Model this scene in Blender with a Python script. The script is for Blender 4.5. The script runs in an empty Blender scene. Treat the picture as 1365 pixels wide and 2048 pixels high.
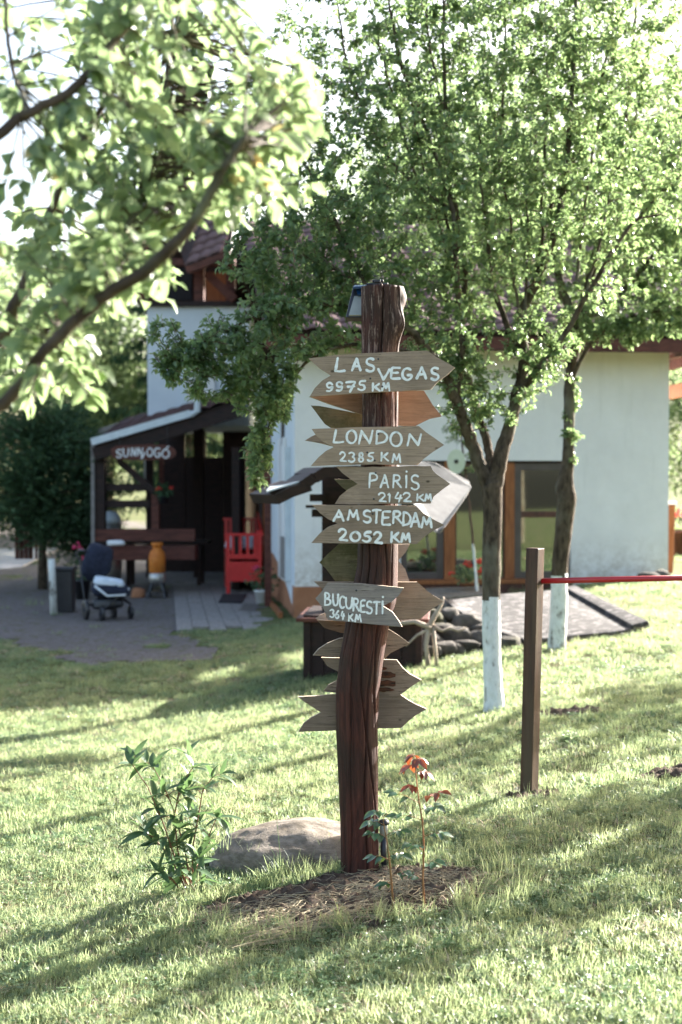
import bpy, math, random
import numpy as np
from mathutils import Vector, Matrix, Euler
from mathutils import noise as mnoise
R = random.Random(7)
RN = np.random.RandomState(11)
rad = math.radians
col = bpy.context.scene.collection
sc = bpy.context.scene
PI = math.pi

# ------------------------------------------------------------------ camera, sky, sun, exposure
FPX = 2844.0
CAMZ = 1.67
PITCH = math.atan(64 / FPX)
cam_d = bpy.data.cameras.new('camera'); cam = bpy.data.objects.new('camera', cam_d); col.objects.link(cam)
cam.location = (0, 0, CAMZ); cam.rotation_euler = (PI / 2 - PITCH, 0, 0)
cam_d.sensor_fit = 'VERTICAL'; cam_d.sensor_height = 36.0; cam_d.sensor_width = 24.0
cam_d.lens = FPX / 2048 * 36.0
cam_d.clip_start = 0.05; cam_d.clip_end = 600
cam_d.dof.use_dof = True; cam_d.dof.focus_distance = 5.95; cam_d.dof.aperture_fstop = 2.6
sc.camera = cam
SUN_EL, SUN_AZ = rad(23.5), rad(47)      # azimuth measured from +Y towards +X
w = bpy.data.worlds.new('World'); sc.world = w; w.use_nodes = True
nt = w.node_tree
bg = nt.nodes['Background']; bg.inputs['Strength'].default_value = 0.078
sky = nt.nodes.new('ShaderNodeTexSky'); sky.sky_type = 'NISHITA'; sky.sun_disc = False
sky.sun_elevation = SUN_EL; sky.sun_rotation = SUN_AZ; sky.air_density = 1.0; sky.dust_density = 4.0; sky.ozone_density = 0.6
nt.links.new(sky.outputs[0], bg.inputs['Color'])
sl = bpy.data.lights.new('sun', 'SUN'); so = bpy.data.objects.new('sun', sl); col.objects.link(so)
sl.energy = 5.0; sl.angle = rad(0.55); sl.color = (1.0, 0.96, 0.90)
sd = Vector((math.sin(SUN_AZ) * math.cos(SUN_EL), math.cos(SUN_AZ) * math.cos(SUN_EL), math.sin(SUN_EL)))
so.rotation_euler = sd.to_track_quat('Z', 'Y').to_euler(); so.location = (20, 20, 20)
vs = sc.view_settings
vs.view_transform = 'Standard'; vs.look = 'None'; vs.gamma = 1; vs.use_curve_mapping = False
vs.exposure = 2.75
try:
    sc.cycles.max_bounces = 8; sc.cycles.diffuse_bounces = 4; sc.cycles.transmission_bounces = 6; sc.cycles.transparent_max_bounces = 8
    sc.cycles.use_denoising = True
except Exception: pass

# ------------------------------------------------------------------ projection helper (photo pixel + depth -> point)
CP, SP = math.cos(PITCH), math.sin(PITCH)
def ray(px, py):
    u = (px - 682.5) / FPX; v = (1024 - py) / FPX
    return Vector((u, CP + v * SP, -SP + v * CP))
def at(px, py, Y):
    d = ray(px, py)
    return Vector((0, 0, CAMZ)) + d * (Y / d.y)
def sstep(a, b, x):
    t = min(1, max(0, (x - a) / (b - a))); return t * t * (3 - 2 * t)
def gz(x, y):
    z = 0.1 * x
    # level out towards the yard on the left and past the house on the right
    lim = -0.15
    k = 0.05
    if z < lim + k:
        t = (z - lim); z = lim + k * math.exp((t - k) / k) if t < k else z
    if z > 0.42: z = 0.42 + (z - 0.42) * 0.3
    z = min(z, 0.9)
    z += 0.012 * math.sin(x * 1.7 + 0.6) * math.cos(y * 1.1)
    z -= 0.15 * math.exp(-(((x + 3.0) / 2.2) ** 2 + ((y - 11.6) / 2.4) ** 2))
    if y > 30: z += 0.03 * (y - 30)
    return z
def gpt(px, py):
    """point of the ground seen at a photo pixel"""
    d = ray(px, py); t = 3.0
    while t < 90:
        p = Vector((0, 0, CAMZ)) + d * t
        if p.z <= gz(p.x, p.y): return p
        t += 0.01
    return p

# ------------------------------------------------------------------ materials
def newmat(name):
    m = bpy.data.materials.new(name); m.use_nodes = True
    return m, m.node_tree, m.node_tree.nodes['Principled BSDF']
def N(t, k, **kw):
    n = t.nodes.new(k)
    for a, b in kw.items(): setattr(n, a, b)
    return n
def ramp(t, fac, stops):
    r = N(t, 'ShaderNodeValToRGB'); e = r.color_ramp.elements
    while len(e) < len(stops): e.new(0.5)
    for i, (p, c) in enumerate(stops):
        e[i].position = p; e[i].color = (*c, 1) if len(c) == 3 else c
    t.links.new(fac, r.inputs[0]); return r.outputs[0]
def coords(t, scale=(1, 1, 1), rot=(0, 0, 0), kind='Object'):
    tc = N(t, 'ShaderNodeTexCoord'); mp = N(t, 'ShaderNodeMapping')
    mp.inputs['Scale'].default_value = scale; mp.inputs['Rotation'].default_value = rot
    t.links.new(tc.outputs[kind], mp.inputs[0]); return mp.outputs[0]
def noise(t, vec, scale, detail=5, rough=0.6, dist=0):
    n = N(t, 'ShaderNodeTexNoise'); n.inputs['Scale'].default_value = scale; n.inputs['Detail'].default_value = detail
    n.inputs['Roughness'].default_value = rough; n.inputs['Distortion'].default_value = dist
    t.links.new(vec, n.inputs['Vector']); return n.outputs['Fac']
def mix(t, a, b, fac, mode='MIX'):
    m = N(t, 'ShaderNodeMix', data_type='RGBA', blend_type=mode)
    for s, v in ((m.inputs[0], fac), (m.inputs[6], a), (m.inputs[7], b)):
        if isinstance(v, (int, float)): s.default_value = v
        elif isinstance(v, tuple): s.default_value = (*v, 1) if len(v) == 3 else v
        else: t.links.new(v, s)
    return m.outputs[2]
def bump(t, b, h, strength=0.4, dist=0.01):
    n = N(t, 'ShaderNodeBump'); n.inputs['Strength'].default_value = strength; n.inputs['Distance'].default_value = dist
    t.links.new(h, n.inputs['Height']); t.links.new(n.outputs[0], b.inputs['Normal'])
def rough_mat(name, c1, c2, scale=8, rough=0.8, bs=0.4, bd=0.01, stretch=(1, 1, 1), spec=0.3, c3=None, metal=0.0, lo=0.35, hi=0.65):
    m, t, b = newmat(name)
    v = coords(t, stretch)
    f = noise(t, v, scale, 6, 0.65)
    c = ramp(t, f, [(lo, c1), (hi, c2)])
    if c3:
        f3 = noise(t, v, scale * 0.23, 3, 0.6)
        c = mix(t, c, c3, ramp(t, f3, [(0.5, (0, 0, 0)), (0.68, (1, 1, 1))]))
    t.links.new(c, b.inputs['Base Color'])
    b.inputs['Roughness'].default_value = rough; b.inputs['Specular IOR Level'].default_value = spec; b.inputs['Metallic'].default_value = metal
    fb = noise(t, v, scale * 3.1, 6, 0.7)
    bump(t, b, fb, bs, bd)
    return m
def leaf_mat(name, c1, c2, trans, tc, rough=0.45, spec=0.4, per='island'):
    m, t, b = newmat(name)
    g = N(t, 'ShaderNodeNewGeometry')
    src = g.outputs['Random Per Island']
    if per == 'object':
        oi = N(t, 'ShaderNodeObjectInfo'); ad = N(t, 'ShaderNodeMath', operation='ADD'); fr = N(t, 'ShaderNodeMath', operation='FRACT')
        t.links.new(oi.outputs['Random'], ad.inputs[0]); t.links.new(src, ad.inputs[1]); t.links.new(ad.outputs[0], fr.inputs[0]); src = fr.outputs[0]
    c = ramp(t, src, [(0.0, c1), (0.75, c2), (1.0, tuple(min(1, x * 1.45) for x in c2))])
    if 'blade' in name or 'clover' in name:     # drier and lusher patches over the lawn
        oi2 = N(t, 'ShaderNodeObjectInfo'); pn = noise(t, oi2.outputs['Location'], 0.9, 4, 0.65)
        c = mix(t, c, mix(t, c, (1.35, 1.05, 1.1), 1.0, 'MULTIPLY'), ramp(t, pn, [(0.40, (0, 0, 0)), (0.62, (1, 1, 1))]))
        c = mix(t, c, mix(t, c, (0.62, 0.85, 0.66), 1.0, 'MULTIPLY'), ramp(t, pn, [(0.30, (1, 1, 1)), (0.46, (0, 0, 0))]))
    b.inputs['Roughness'].default_value = rough; b.inputs['Specular IOR Level'].default_value = spec
    t.links.new(c, b.inputs['Base Color'])
    tr = N(t, 'ShaderNodeBsdfTranslucent')
    t.links.new(mix(t, c, tc, 0.75), tr.inputs[0])
    ms = N(t, 'ShaderNodeMixShader'); ms.inputs[0].default_value = trans
    out = t.nodes['Material Output']
    t.links.new(b.outputs[0], ms.inputs[1]); t.links.new(tr.outputs[0], ms.inputs[2]); t.links.new(ms.outputs[0], out.inputs[0])
    return m
M = {}
# weathered sign board: horizontal grain, fine cracks, moss
def board_mat(name, c1, c2, moss=0.0, warm=0.0):
    m, t, b = newmat(name)
    oi = N(t, 'ShaderNodeObjectInfo')
    tc = N(t, 'ShaderNodeTexCoord')
    ofs = N(t, 'ShaderNodeVectorMath', operation='ADD')
    cmb = N(t, 'ShaderNodeCombineXYZ'); sc_ = N(t, 'ShaderNodeMath', operation='MULTIPLY'); sc_.inputs[1].default_value = 37
    t.links.new(oi.outputs['Random'], sc_.inputs[0])
    for i in range(3): t.links.new(sc_.outputs[0], cmb.inputs[i])
    t.links.new(tc.outputs['Object'], ofs.inputs[0]); t.links.new(cmb.outputs[0], ofs.inputs[1])
    def mp(s):
        q = N(t, 'ShaderNodeMapping'); q.inputs['Scale'].default_value = s; t.links.new(ofs.outputs[0], q.inputs[0]); return q.outputs[0]
    big = noise(t, mp((1, 1, 1)), 6, 4, 0.6)
    gr = noise(t, mp((2.2, 8, 60)), 2.4, 6, 0.7, 0.6)
    fine = noise(t, mp((6, 8, 220)), 2.0, 4, 0.7, 0.2)
    c = ramp(t, gr, [(0.32, c1), (0.62, c2)])
    c = mix(t, c, ramp(t, big, [(0.35, tuple(x * 0.60 for x in c2)), (0.65, tuple(min(1, x * 1.12) for x in c2))]), 0.45, 'MIX')
    c = mix(t, c, (0.05, 0.04, 0.03), ramp(t, fine, [(0.30, (0.75, 0.75, 0.75)), (0.42, (0, 0, 0))]))
    crk = noise(t, mp((1.1, 3, 42)), 1.5, 3, 0.5, 0.3)
    cr = ramp(t, crk, [(0.492, (0, 0, 0)), (0.5, (1, 1, 1)), (0.508, (0, 0, 0))])
    msk = ramp(t, big, [(0.45, (0, 0, 0)), (0.55, (1, 1, 1))])
    crm = mix(t, (0, 0, 0), cr, msk)
    c = mix(t, c, (0.02, 0.015, 0.01), crm)
    # knots
    vo = N(t, 'ShaderNodeTexVoronoi'); vo.inputs['Scale'].default_value = 7.5; t.links.new(mp((1, 1, 1.6)), vo.inputs['Vector'])
    kn = ramp(t, vo.outputs['Distance'], [(0.035, (1, 1, 1)), (0.085, (0, 0, 0))])
    c = mix(t, c, (0.035, 0.025, 0.018), mix(t, (0, 0, 0), kn, 0.85))
    if moss:
        mn = noise(t, mp((1, 1, 1)), 9, 5, 0.7)
        c = mix(t, c, (0.06, 0.06, 0.02), mix(t, (0, 0, 0), ramp(t, mn, [(0.42, (0, 0, 0)), (0.6, (1, 1, 1))]), moss))
    vr = N(t, 'ShaderNodeMapRange'); vr.inputs[3].default_value = 0.72; vr.inputs[4].default_value = 1.18; t.links.new(oi.outputs['Random'], vr.inputs[0])
    c = mix(t, c, vr.outputs[0], 1.0, 'MULTIPLY')
    t.links.new(c, b.inputs['Base Color']); b.inputs['Roughness'].default_value = 0.85; b.inputs['Specular IOR Level'].default_value = 0.2
    h = mix(t, gr, fine, 0.5); h2 = mix(t, h, (0, 0, 0), crm)
    bump(t, b, h2, 0.55, 0.004)
    return m
M['board'] = board_mat('weathered_board', (0.175, 0.122, 0.085), (0.37, 0.272, 0.20), 0.10)
M['board_grey'] = board_mat('grey_board', (0.20, 0.165, 0.145), (0.38, 0.32, 0.285), 0.05)
M['board_moss'] = board_mat('mossy_board', (0.08, 0.068, 0.035), (0.19, 0.165, 0.09), 0.75)
M['board_warm'] = board_mat('brown_board', (0.15, 0.085, 0.05), (0.29, 0.18, 0.12))
M['board_edge'] = rough_mat('sawn_edge', (0.30, 0.22, 0.15), (0.5, 0.40, 0.30), 30, 0.8)
M['paint'] = rough_mat('white_lettering', (0.62, 0.63, 0.61), (0.86, 0.86, 0.84), 60, 0.6, 0.5, 0.002, lo=0.3, hi=0.55)
# dark red brown stained trunk
def post_mat():
    m, t, b = newmat('stained_trunk')
    v = coords(t, (1, 1, 0.10)); v2 = coords(t, (1, 1, 0.06), (0, 0.05, 0.0))
    f = noise(t, v, 34, 8, 0.75, 1.2); g = noise(t, v2, 110, 5, 0.7)
    c = ramp(t, f, [(0.30, (0.010, 0.004, 0.003)), (0.50, (0.055, 0.016, 0.010)), (0.75, (0.13, 0.042, 0.027))])
    big = noise(t, coords(t), 3.2, 4, 0.6)
    c = mix(t, c, (0.03, 0.016, 0.010), ramp(t, big, [(0.42, (0, 0, 0)), (0.62, (0.8, 0.8, 0.8))]))
    # worn pale fibres towards the weathered top
    tc = N(t, 'ShaderNodeTexCoord'); sx = N(t, 'ShaderNodeSeparateXYZ'); t.links.new(tc.outputs['Object'], sx.inputs[0])
    mr = N(t, 'ShaderNodeMapRange'); mr.inputs[1].default_value = 1.5; mr.inputs[2].default_value = 2.5; t.links.new(sx.outputs['Z'], mr.inputs[0])
    wear = ramp(t, noise(t, coords(t, (1, 1, 0.14)), 60, 6, 0.75), [(0.52, (0, 0, 0)), (0.64, (1, 1, 1))])
    wm = N(t, 'ShaderNodeMath', operation='MULTIPLY'); t.links.new(wear, wm.inputs[0]); t.links.new(mr.outputs[0], wm.inputs[1])
    c = mix(t, c, (0.34, 0.24, 0.19), wm.outputs[0])
    t.links.new(c, b.inputs['Base Color']); b.inputs['Roughness'].default_value = 0.72; b.inputs['Specular IOR Level'].default_value = 0.3
    bump(t, b, mix(t, f, g, 0.5), 0.9, 0.008)
    return m
M['post'] = post_mat()
M['stain'] = rough_mat('brown_stain', (0.045, 0.016, 0.011), (0.12, 0.045, 0.028), 9, 0.5, 0.5, 0.004, (6, 6, 0.5), 0.4)
M['stain_old'] = rough_mat('worn_stain', (0.025, 0.010, 0.007), (0.085, 0.035, 0.02), 7, 0.5, 0.5, 0.005, (5, 5, 0.5), 0.35, c3=(0.07, 0.05, 0.03))
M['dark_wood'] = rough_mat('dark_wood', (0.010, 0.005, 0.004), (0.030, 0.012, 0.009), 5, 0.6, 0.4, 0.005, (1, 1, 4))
M['red_wood'] = rough_mat('redbrown_wood', (0.06, 0.018, 0.012), (0.13, 0.042, 0.028), 5, 0.6, 0.4, 0.005, (1, 1, 4))
M['orange_wood'] = rough_mat('orange_wood', (0.20, 0.065, 0.022), (0.34, 0.13, 0.045), 6, 0.5, 0.3, 0.004, (5, 5, 0.6))
M['bark'] = rough_mat('bark', (0.035, 0.026, 0.018), (0.13, 0.10, 0.07), 24, 0.9, 1.0, 0.012, (1, 1, 0.5), 0.1, c3=(0.16, 0.15, 0.11))
M['twig'] = rough_mat('twig_bark', (0.06, 0.035, 0.022), (0.13, 0.08, 0.055), 20, 0.8, 0.3, 0.003)
M['fg_bark'] = rough_mat('foreground_bark', (0.035, 0.023, 0.016), (0.09, 0.065, 0.045), 16, 0.8, 0.5, 0.005, c3=(0.13, 0.13, 0.07))
def limed():
    m, t, b = newmat('limewashed_bark')
    v = coords(t, (1, 1, 0.6)); f = noise(t, v, 26, 6, 0.7); g = noise(t, v, 7, 4, 0.6)
    c = ramp(t, f, [(0.30, (0.16, 0.14, 0.11)), (0.40, (0.60, 0.62, 0.58)), (0.7, (0.78, 0.80, 0.76))])
    c = mix(t, c, (0.10, 0.08, 0.06), ramp(t, g, [(0.58, (0, 0, 0)), (0.66, (0.8, 0.8, 0.8))]))
    t.links.new(c, b.inputs['Base Color']); b.inputs['Roughness'].default_value = 0.9; bump(t, b, f, 0.9, 0.01); return m
M['lime'] = limed()
M['leaf'] = leaf_mat('plum_leaf', (0.04, 0.085, 0.035), (0.115, 0.175, 0.075), 0.50, (0.35, 0.49, 0.20), 0.32, 0.8)
M['leaf2'] = leaf_mat('far_leaf', (0.08, 0.125, 0.06), (0.15, 0.20, 0.10), 0.55, (0.42, 0.54, 0.26), 0.5, 0.4)
M['fgleaf'] = leaf_mat('apple_leaf', (0.105, 0.155, 0.075), (0.17, 0.225, 0.115), 0.46, (0.35, 0.47, 0.22), 0.4, 0.45, 'object')
M['fgleaf_y'] = leaf_mat('apple_leaf_young', (0.25, 0.22, 0.08), (0.32, 0.26, 0.12), 0.5, (0.65, 0.55, 0.25), 0.4, 0.45, 'object')
M['peony'] = leaf_mat('peony_leaf', (0.04, 0.08, 0.04), (0.07, 0.12, 0.06), 0.30, (0.20, 0.33, 0.11), 0.5, 0.3, 'object')
M['rose'] = leaf_mat('rose_leaf', (0.035, 0.085, 0.05), (0.06, 0.12, 0.07), 0.25, (0.22, 0.35, 0.08), 0.22, 0.8, 'object')
M['rose_red'] = leaf_mat('rose_leaf_red', (0.10, 0.03, 0.016), (0.16, 0.055, 0.022), 0.3, (0.42, 0.10, 0.03), 0.25, 0.8, 'object')
M['conifer'] = leaf_mat('conifer_needles', (0.03, 0.06, 0.03), (0.06, 0.11, 0.05), 0.22, (0.12, 0.20, 0.07), 0.6, 0.2)
M['grass'] = leaf_mat('grass_blade', (0.072, 0.122, 0.048), (0.165, 0.215, 0.098), 0.52, (0.50, 0.59, 0.30), 0.45, 0.35, 'object')
M['grass_dry'] = leaf_mat('dry_blade', (0.32, 0.29, 0.20), (0.44, 0.40, 0.30), 0.35, (0.58, 0.52, 0.34), 0.55, 0.3, 'object')
M['clover'] = leaf_mat('clover_leaf', (0.07, 0.135, 0.055), (0.13, 0.20, 0.095), 0.40, (0.32, 0.46, 0.22), 0.4, 0.4, 'object')
M['hay'] = rough_mat('hay', (0.24, 0.19, 0.11), (0.44, 0.37, 0.24), 14, 0.8)
M['flower_red'] = rough_mat('red_petals', (0.55, 0.03, 0.02), (0.75, 0.07, 0.05), 20, 0.6)
M['flower_pink'] = rough_mat('pink_petals', (0.5, 0.03, 0.09), (0.65, 0.07, 0.16), 20, 0.6)
M['soil'] = rough_mat('soil', (0.055, 0.038, 0.028), (0.16, 0.12, 0.09), 26, 0.95, 1.0, 0.02, spec=0.1)
M['lawn'] = rough_mat('lawn_ground', (0.065, 0.075, 0.03), (0.12, 0.15, 0.05), 18, 0.95, 0.8, 0.02, spec=0.1, c3=(0.15, 0.125, 0.075))
M['gravel'] = rough_mat('gravel', (0.10, 0.085, 0.08), (0.24, 0.215, 0.21), 40, 0.95, 1.0, 0.02, spec=0.1, c3=(0.12, 0.12, 0.07))
M['rock'] = rough_mat('boulder', (0.13, 0.11, 0.085), (0.26, 0.22, 0.18), 22, 0.9, 0.9, 0.006, (1, 1, 2.5), 0.15, c3=(0.13, 0.105, 0.075))
M['stone'] = rough_mat('field_stone', (0.055, 0.05, 0.043), (0.15, 0.135, 0.12), 6, 0.9, 0.8, 0.03, spec=0.15, c3=(0.09, 0.09, 0.05))
def wallm():
    m, t, b = newmat('white_render'); v = coords(t)
    c = ramp(t, noise(t, v, 1.6, 6, 0.7), [(0.3, (0.70, 0.69, 0.665)), (0.7, (0.80, 0.79, 0.765))])
    st = ramp(t, noise(t, coords(t, (3, 3, 0.35)), 2.4, 5, 0.65), [(0.56, (0, 0, 0)), (0.75, (0.25, 0.25, 0.25))])
    c = mix(t, c, (0.48, 0.47, 0.43), st)
    tc = N(t, 'ShaderNodeTexCoord'); sx = N(t, 'ShaderNodeSeparateXYZ'); t.links.new(tc.outputs['Object'], sx.inputs[0])
    mr = N(t, 'ShaderNodeMapRange'); mr.inputs[1].default_value = 1.0; mr.inputs[2].default_value = 0.4; mr.inputs[3].default_value = 0; mr.inputs[4].default_value = 1; t.links.new(sx.outputs['Z'], mr.inputs[0])
    sp_n = ramp(t, noise(t, v, 9, 6, 0.75), [(0.40, (0, 0, 0)), (0.62, (0.7, 0.7, 0.7))])
    mm = mix(t, (0, 0, 0), sp_n, mr.outputs[0]); c = mix(t, c, (0.40, 0.35, 0.28), mm)
    t.links.new(c, b.inputs['Base Color']); b.inputs['Roughness'].default_value = 0.92; b.inputs['Specular IOR Level'].default_value = 0.15
    bump(t, b, noise(t, v, 60, 5, 0.7), 0.35, 0.004); return m
M['render'] = wallm()
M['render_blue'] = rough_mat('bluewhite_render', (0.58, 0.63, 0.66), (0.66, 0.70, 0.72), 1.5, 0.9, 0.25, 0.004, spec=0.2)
M['plinth'] = rough_mat('brown_plinth', (0.30, 0.13, 0.065), (0.38, 0.175, 0.09), 6, 0.9, 0.4, 0.005)
M['tile'] = rough_mat('roof_tile', (0.10, 0.055, 0.05), (0.21, 0.13, 0.12), 5, 0.75, 0.5, 0.01, c3=(0.12, 0.10, 0.10))
M['bitumen'] = rough_mat('roofing_felt', (0.030, 0.026, 0.025), (0.056, 0.049, 0.047), 50, 0.85, 0.8, 0.004, c3=(0.22, 0.20, 0.19))
M['sheet'] = rough_mat('galvanised_sheet', (0.11, 0.107, 0.107), (0.165, 0.162, 0.162), 12, 0.9, 0.2, 0.003)
M['gutter'] = rough_mat('gutter', (0.55, 0.60, 0.62), (0.65, 0.70, 0.71), 6, 0.4, 0.1, 0.002)
M['black'] = rough_mat('black_plastic', (0.012, 0.012, 0.014), (0.022, 0.022, 0.026), 12, 0.4, 0.1, 0.001, spec=0.5)
M['navy'] = rough_mat('navy_fabric', (0.010, 0.013, 0.026), (0.022, 0.027, 0.05), 20, 0.85, 0.4, 0.003)
M['paleblue'] = rough_mat('pale_blue_fabric', (0.50, 0.58, 0.66), (0.66, 0.72, 0.78), 10, 0.9, 0.4, 0.006)
M['blue'] = rough_mat('blue_film', (0.008, 0.03, 0.08), (0.012, 0.05, 0.13), 6, 0.2, 0.05, 0.001, spec=0.6)
M['lens'] = rough_mat('frosted_panel', (0.27, 0.27, 0.23), (0.33, 0.33, 0.28), 12, 0.3, 0.1, 0.001, spec=0.5)
M['red'] = rough_mat('red_gloss_paint', (0.50, 0.008, 0.010), (0.60, 0.014, 0.016), 6, 0.35, 0.1, 0.002, spec=0.5)
M['redbar'] = rough_mat('red_bar_paint', (0.34, 0.012, 0.016), (0.46, 0.02, 0.025), 10, 0.3, 0.15, 0.001, (0.3, 1, 1), 0.6)
M['orange'] = rough_mat('orange_paint', (0.50, 0.13, 0.015), (0.62, 0.20, 0.03), 12, 0.5, 0.2, 0.002, c3=(0.30, 0.13, 0.04))
M['steel'] = rough_mat('dull_steel', (0.35, 0.34, 0.31), (0.5, 0.48, 0.44), 8, 0.35, 0.2, 0.002, metal=0.7)
M['white'] = rough_mat('white_plastic', (0.70, 0.71, 0.70), (0.78, 0.78, 0.77), 8, 0.5, 0.1, 0.001)
M['disc'] = rough_mat('pale_disc', (0.50, 0.56, 0.42), (0.58, 0.63, 0.5), 8, 0.3, 0.1, 0.001, spec=0.6)
M['cream'] = rough_mat('cream_render', (0.55, 0.50, 0.33), (0.62, 0.57, 0.40), 8, 0.8)
M['driftwood'] = rough_mat('peeled_wood', (0.28, 0.22, 0.17), (0.45, 0.37, 0.30), 10, 0.8, 0.5, 0.004, (1, 1, .4))
M['patio'] = rough_mat('patio_board', (0.17, 0.155, 0.14), (0.27, 0.25, 0.235), 8, 0.85, 0.4, 0.004, (4, 0.6, 1))
M['sash'] = rough_mat('window_sash', (0.06, 0.045, 0.04), (0.09, 0.07, 0.062), 6, 0.4, 0.1, 0.001, spec=0.5)
M['mat'] = rough_mat('rubber_mat', (0.012, 0.012, 0.015), (0.03, 0.03, 0.034), 30, 0.8)
def glassm():
    m, t, b = newmat('window_glass')
    b.inputs['Base Color'].default_value = (0.012, 0.014, 0.013, 1); b.inputs['Roughness'].default_value = 0.04
    gl = N(t, 'ShaderNodeBsdfGlossy'); gl.inputs['Roughness'].default_value = 0.03; gl.inputs['Color'].default_value = (0.8, 0.85, 0.8, 1)
    ms = N(t, 'ShaderNodeMixShader'); ms.inputs[0].default_value = 0.28
    t.links.new(b.outputs[0], ms.inputs[1]); t.links.new(gl.outputs[0], ms.inputs[2]); t.links.new(ms.outputs[0], t.nodes['Material Output'].inputs[0])
    return m
M['glass'] = glassm()

# ------------------------------------------------------------------ mesh helpers
class MB:
    def __init__(s): s.v = []; s.f = []; s.n = 0
    def add(s, verts, faces):
        s.v += [tuple(p) for p in verts]; s.f += [tuple(i + s.n for i in f) for f in faces]; s.n += len(verts); return s
    def box(s, c, size, rot=None, taper=1.0):
        hx, hy, hz = size[0] / 2, size[1] / 2, size[2] / 2
        P = [(-hx, -hy, -hz), (hx, -hy, -hz), (hx, hy, -hz), (-hx, hy, -hz), (-hx * taper, -hy * taper, hz), (hx * taper, -hy * taper, hz), (hx * taper, hy * taper, hz), (-hx * taper, hy * taper, hz)]
        m = rot if rot is not None else Matrix.Identity(3)
        return s.add([m @ Vector(p) + Vector(c) for p in P], [(0, 3, 2, 1), (4, 5, 6, 7), (0, 1, 5, 4), (1, 2, 6, 5), (2, 3, 7, 6), (3, 0, 4, 7)])
    def beam(s, a, b, w_, h, up=(0, 0, 1)):
        a, b = Vector(a), Vector(b); d = b - a; L = d.length; d.normalize(); u = Vector(up)
        x = d.cross(u)
        if x.length < 1e-4: x = d.cross(Vector((0, 1, 0)))
        x.normalize(); z = x.cross(d)
        return s.box((a + b) / 2, (w_, L, h), Matrix((x, d, z)).transposed())
    def tube(s, pts, r, n=6, cap=True):
        pts = [Vector(p) for p in pts]; rs = r if isinstance(r, (list, tuple)) else [r] * len(pts)
        V = []; F = []; ref = None
        for i, p in enumerate(pts):
            d = (pts[min(i + 1, len(pts) - 1)] - pts[max(i - 1, 0)])
            if d.length < 1e-7: d = Vector((0, 0, 1))
            d.normalize()
            if ref is None: ref = d.orthogonal().normalized()
            x = (ref - d * ref.dot(d))
            x = x.normalized() if x.length > 1e-5 else d.orthogonal().normalized()
            ref = x; y = d.cross(x)
            for k in range(n):
                a = 2 * PI * k / n; V.append(p + (x * math.cos(a) + y * math.sin(a)) * rs[i])
        for i in range(len(pts) - 1):
            for k in range(n):
                F.append((i * n + k, i * n + (k + 1) % n, (i + 1) * n + (k + 1) % n, (i + 1) * n + k))
        if cap: F += [tuple(reversed(range(n))), tuple(range((len(pts) - 1) * n, len(pts) * n))]
        return s.add(V, F)
    def lathe(s, prof, c=(0, 0, 0), n=20, axis='Z'):
        V = []; F = []
        for r_, z in prof:
            for k in range(n):
                a = 2 * PI * k / n; p = Vector((r_ * math.cos(a), r_ * math.sin(a), z))
                if axis == 'X': p = Vector((p.z, p.x, p.y))
                if axis == 'Y': p = Vector((p.x, p.z, p.y))
                V.append(p + Vector(c))
        for i in range(len(prof) - 1):
            for k in range(n): F.append((i * n + k, i * n + (k + 1) % n, (i + 1) * n + (k + 1) % n, (i + 1) * n + k))
        F += [tuple(reversed(range(n))), tuple(range((len(prof) - 1) * n, len(prof) * n))]
        return s.add(V, F)
    def slab(s, quad, th):
        """thick sheet under the polygon quad (thickness along -normal)"""
        q = [Vector(p) for p in quad]; nrm = (q[1] - q[0]).cross(q[2] - q[0]).normalized()
        if nrm.z < 0: nrm = -nrm
        n = len(q)
        return s.add(q + [p - nrm * th for p in q], [tuple(range(n)), tuple(reversed(range(n, 2 * n)))] + [(i, (i + 1) % n, n + (i + 1) % n, n + i) for i in range(n)])
    def obj(s, name, mat, parent=None, smooth=False):
        me = bpy.data.meshes.new(name); me.from_pydata(s.v, [], s.f)
        me.validate()
        bmn = __import__('bmesh'); b = bmn.new(); b.from_mesh(me); bmn.ops.recalc_face_normals(b, faces=b.faces); b.to_mesh(me); b.free()
        return link(name, me, mat, parent, smooth)
def link(name, me, mat, parent=None, smooth=False):
    o = bpy.data.objects.new(name, me); col.objects.link(o)
    if mat is not None and not me.materials: me.materials.append(M[mat] if isinstance(mat, str) else mat)
    if smooth: me.shade_smooth()
    if parent: o.parent = parent; o.matrix_parent_inverse = Matrix.Translation(parent.location).inverted() if False else Matrix.Identity(4); o.location = -parent.location
    return o
def bevel(o, wd=0.005, seg=2):
    m = o.modifiers.new('bevel', 'BEVEL'); m.width = wd; m.segments = seg; m.limit_method = 'ANGLE'; m.angle_limit = rad(40)
    return o
def thing(name, label, cat, loc, group=None):
    """an Empty at the thing's base; parts are built in world coordinates and offset back"""
    o = bpy.data.objects.new(name, None); o.empty_display_size = 0.1; col.objects.link(o); o.location = loc
    o['label'] = label; o['category'] = cat
    if group: o['group'] = group
    return o
def tag(o, label, cat, group=None):
    o['label'] = label; o['category'] = cat
    if group: o['group'] = group
    return o
def struct(o): o['kind'] = 'structure'; return o
def stuff(o): o['kind'] = 'stuff'; return o
def sub(o, parent):
    """make a world-built mesh a child of a part that already carries the offset"""
    o.parent = parent; o.location = (0, 0, 0); return o
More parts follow.
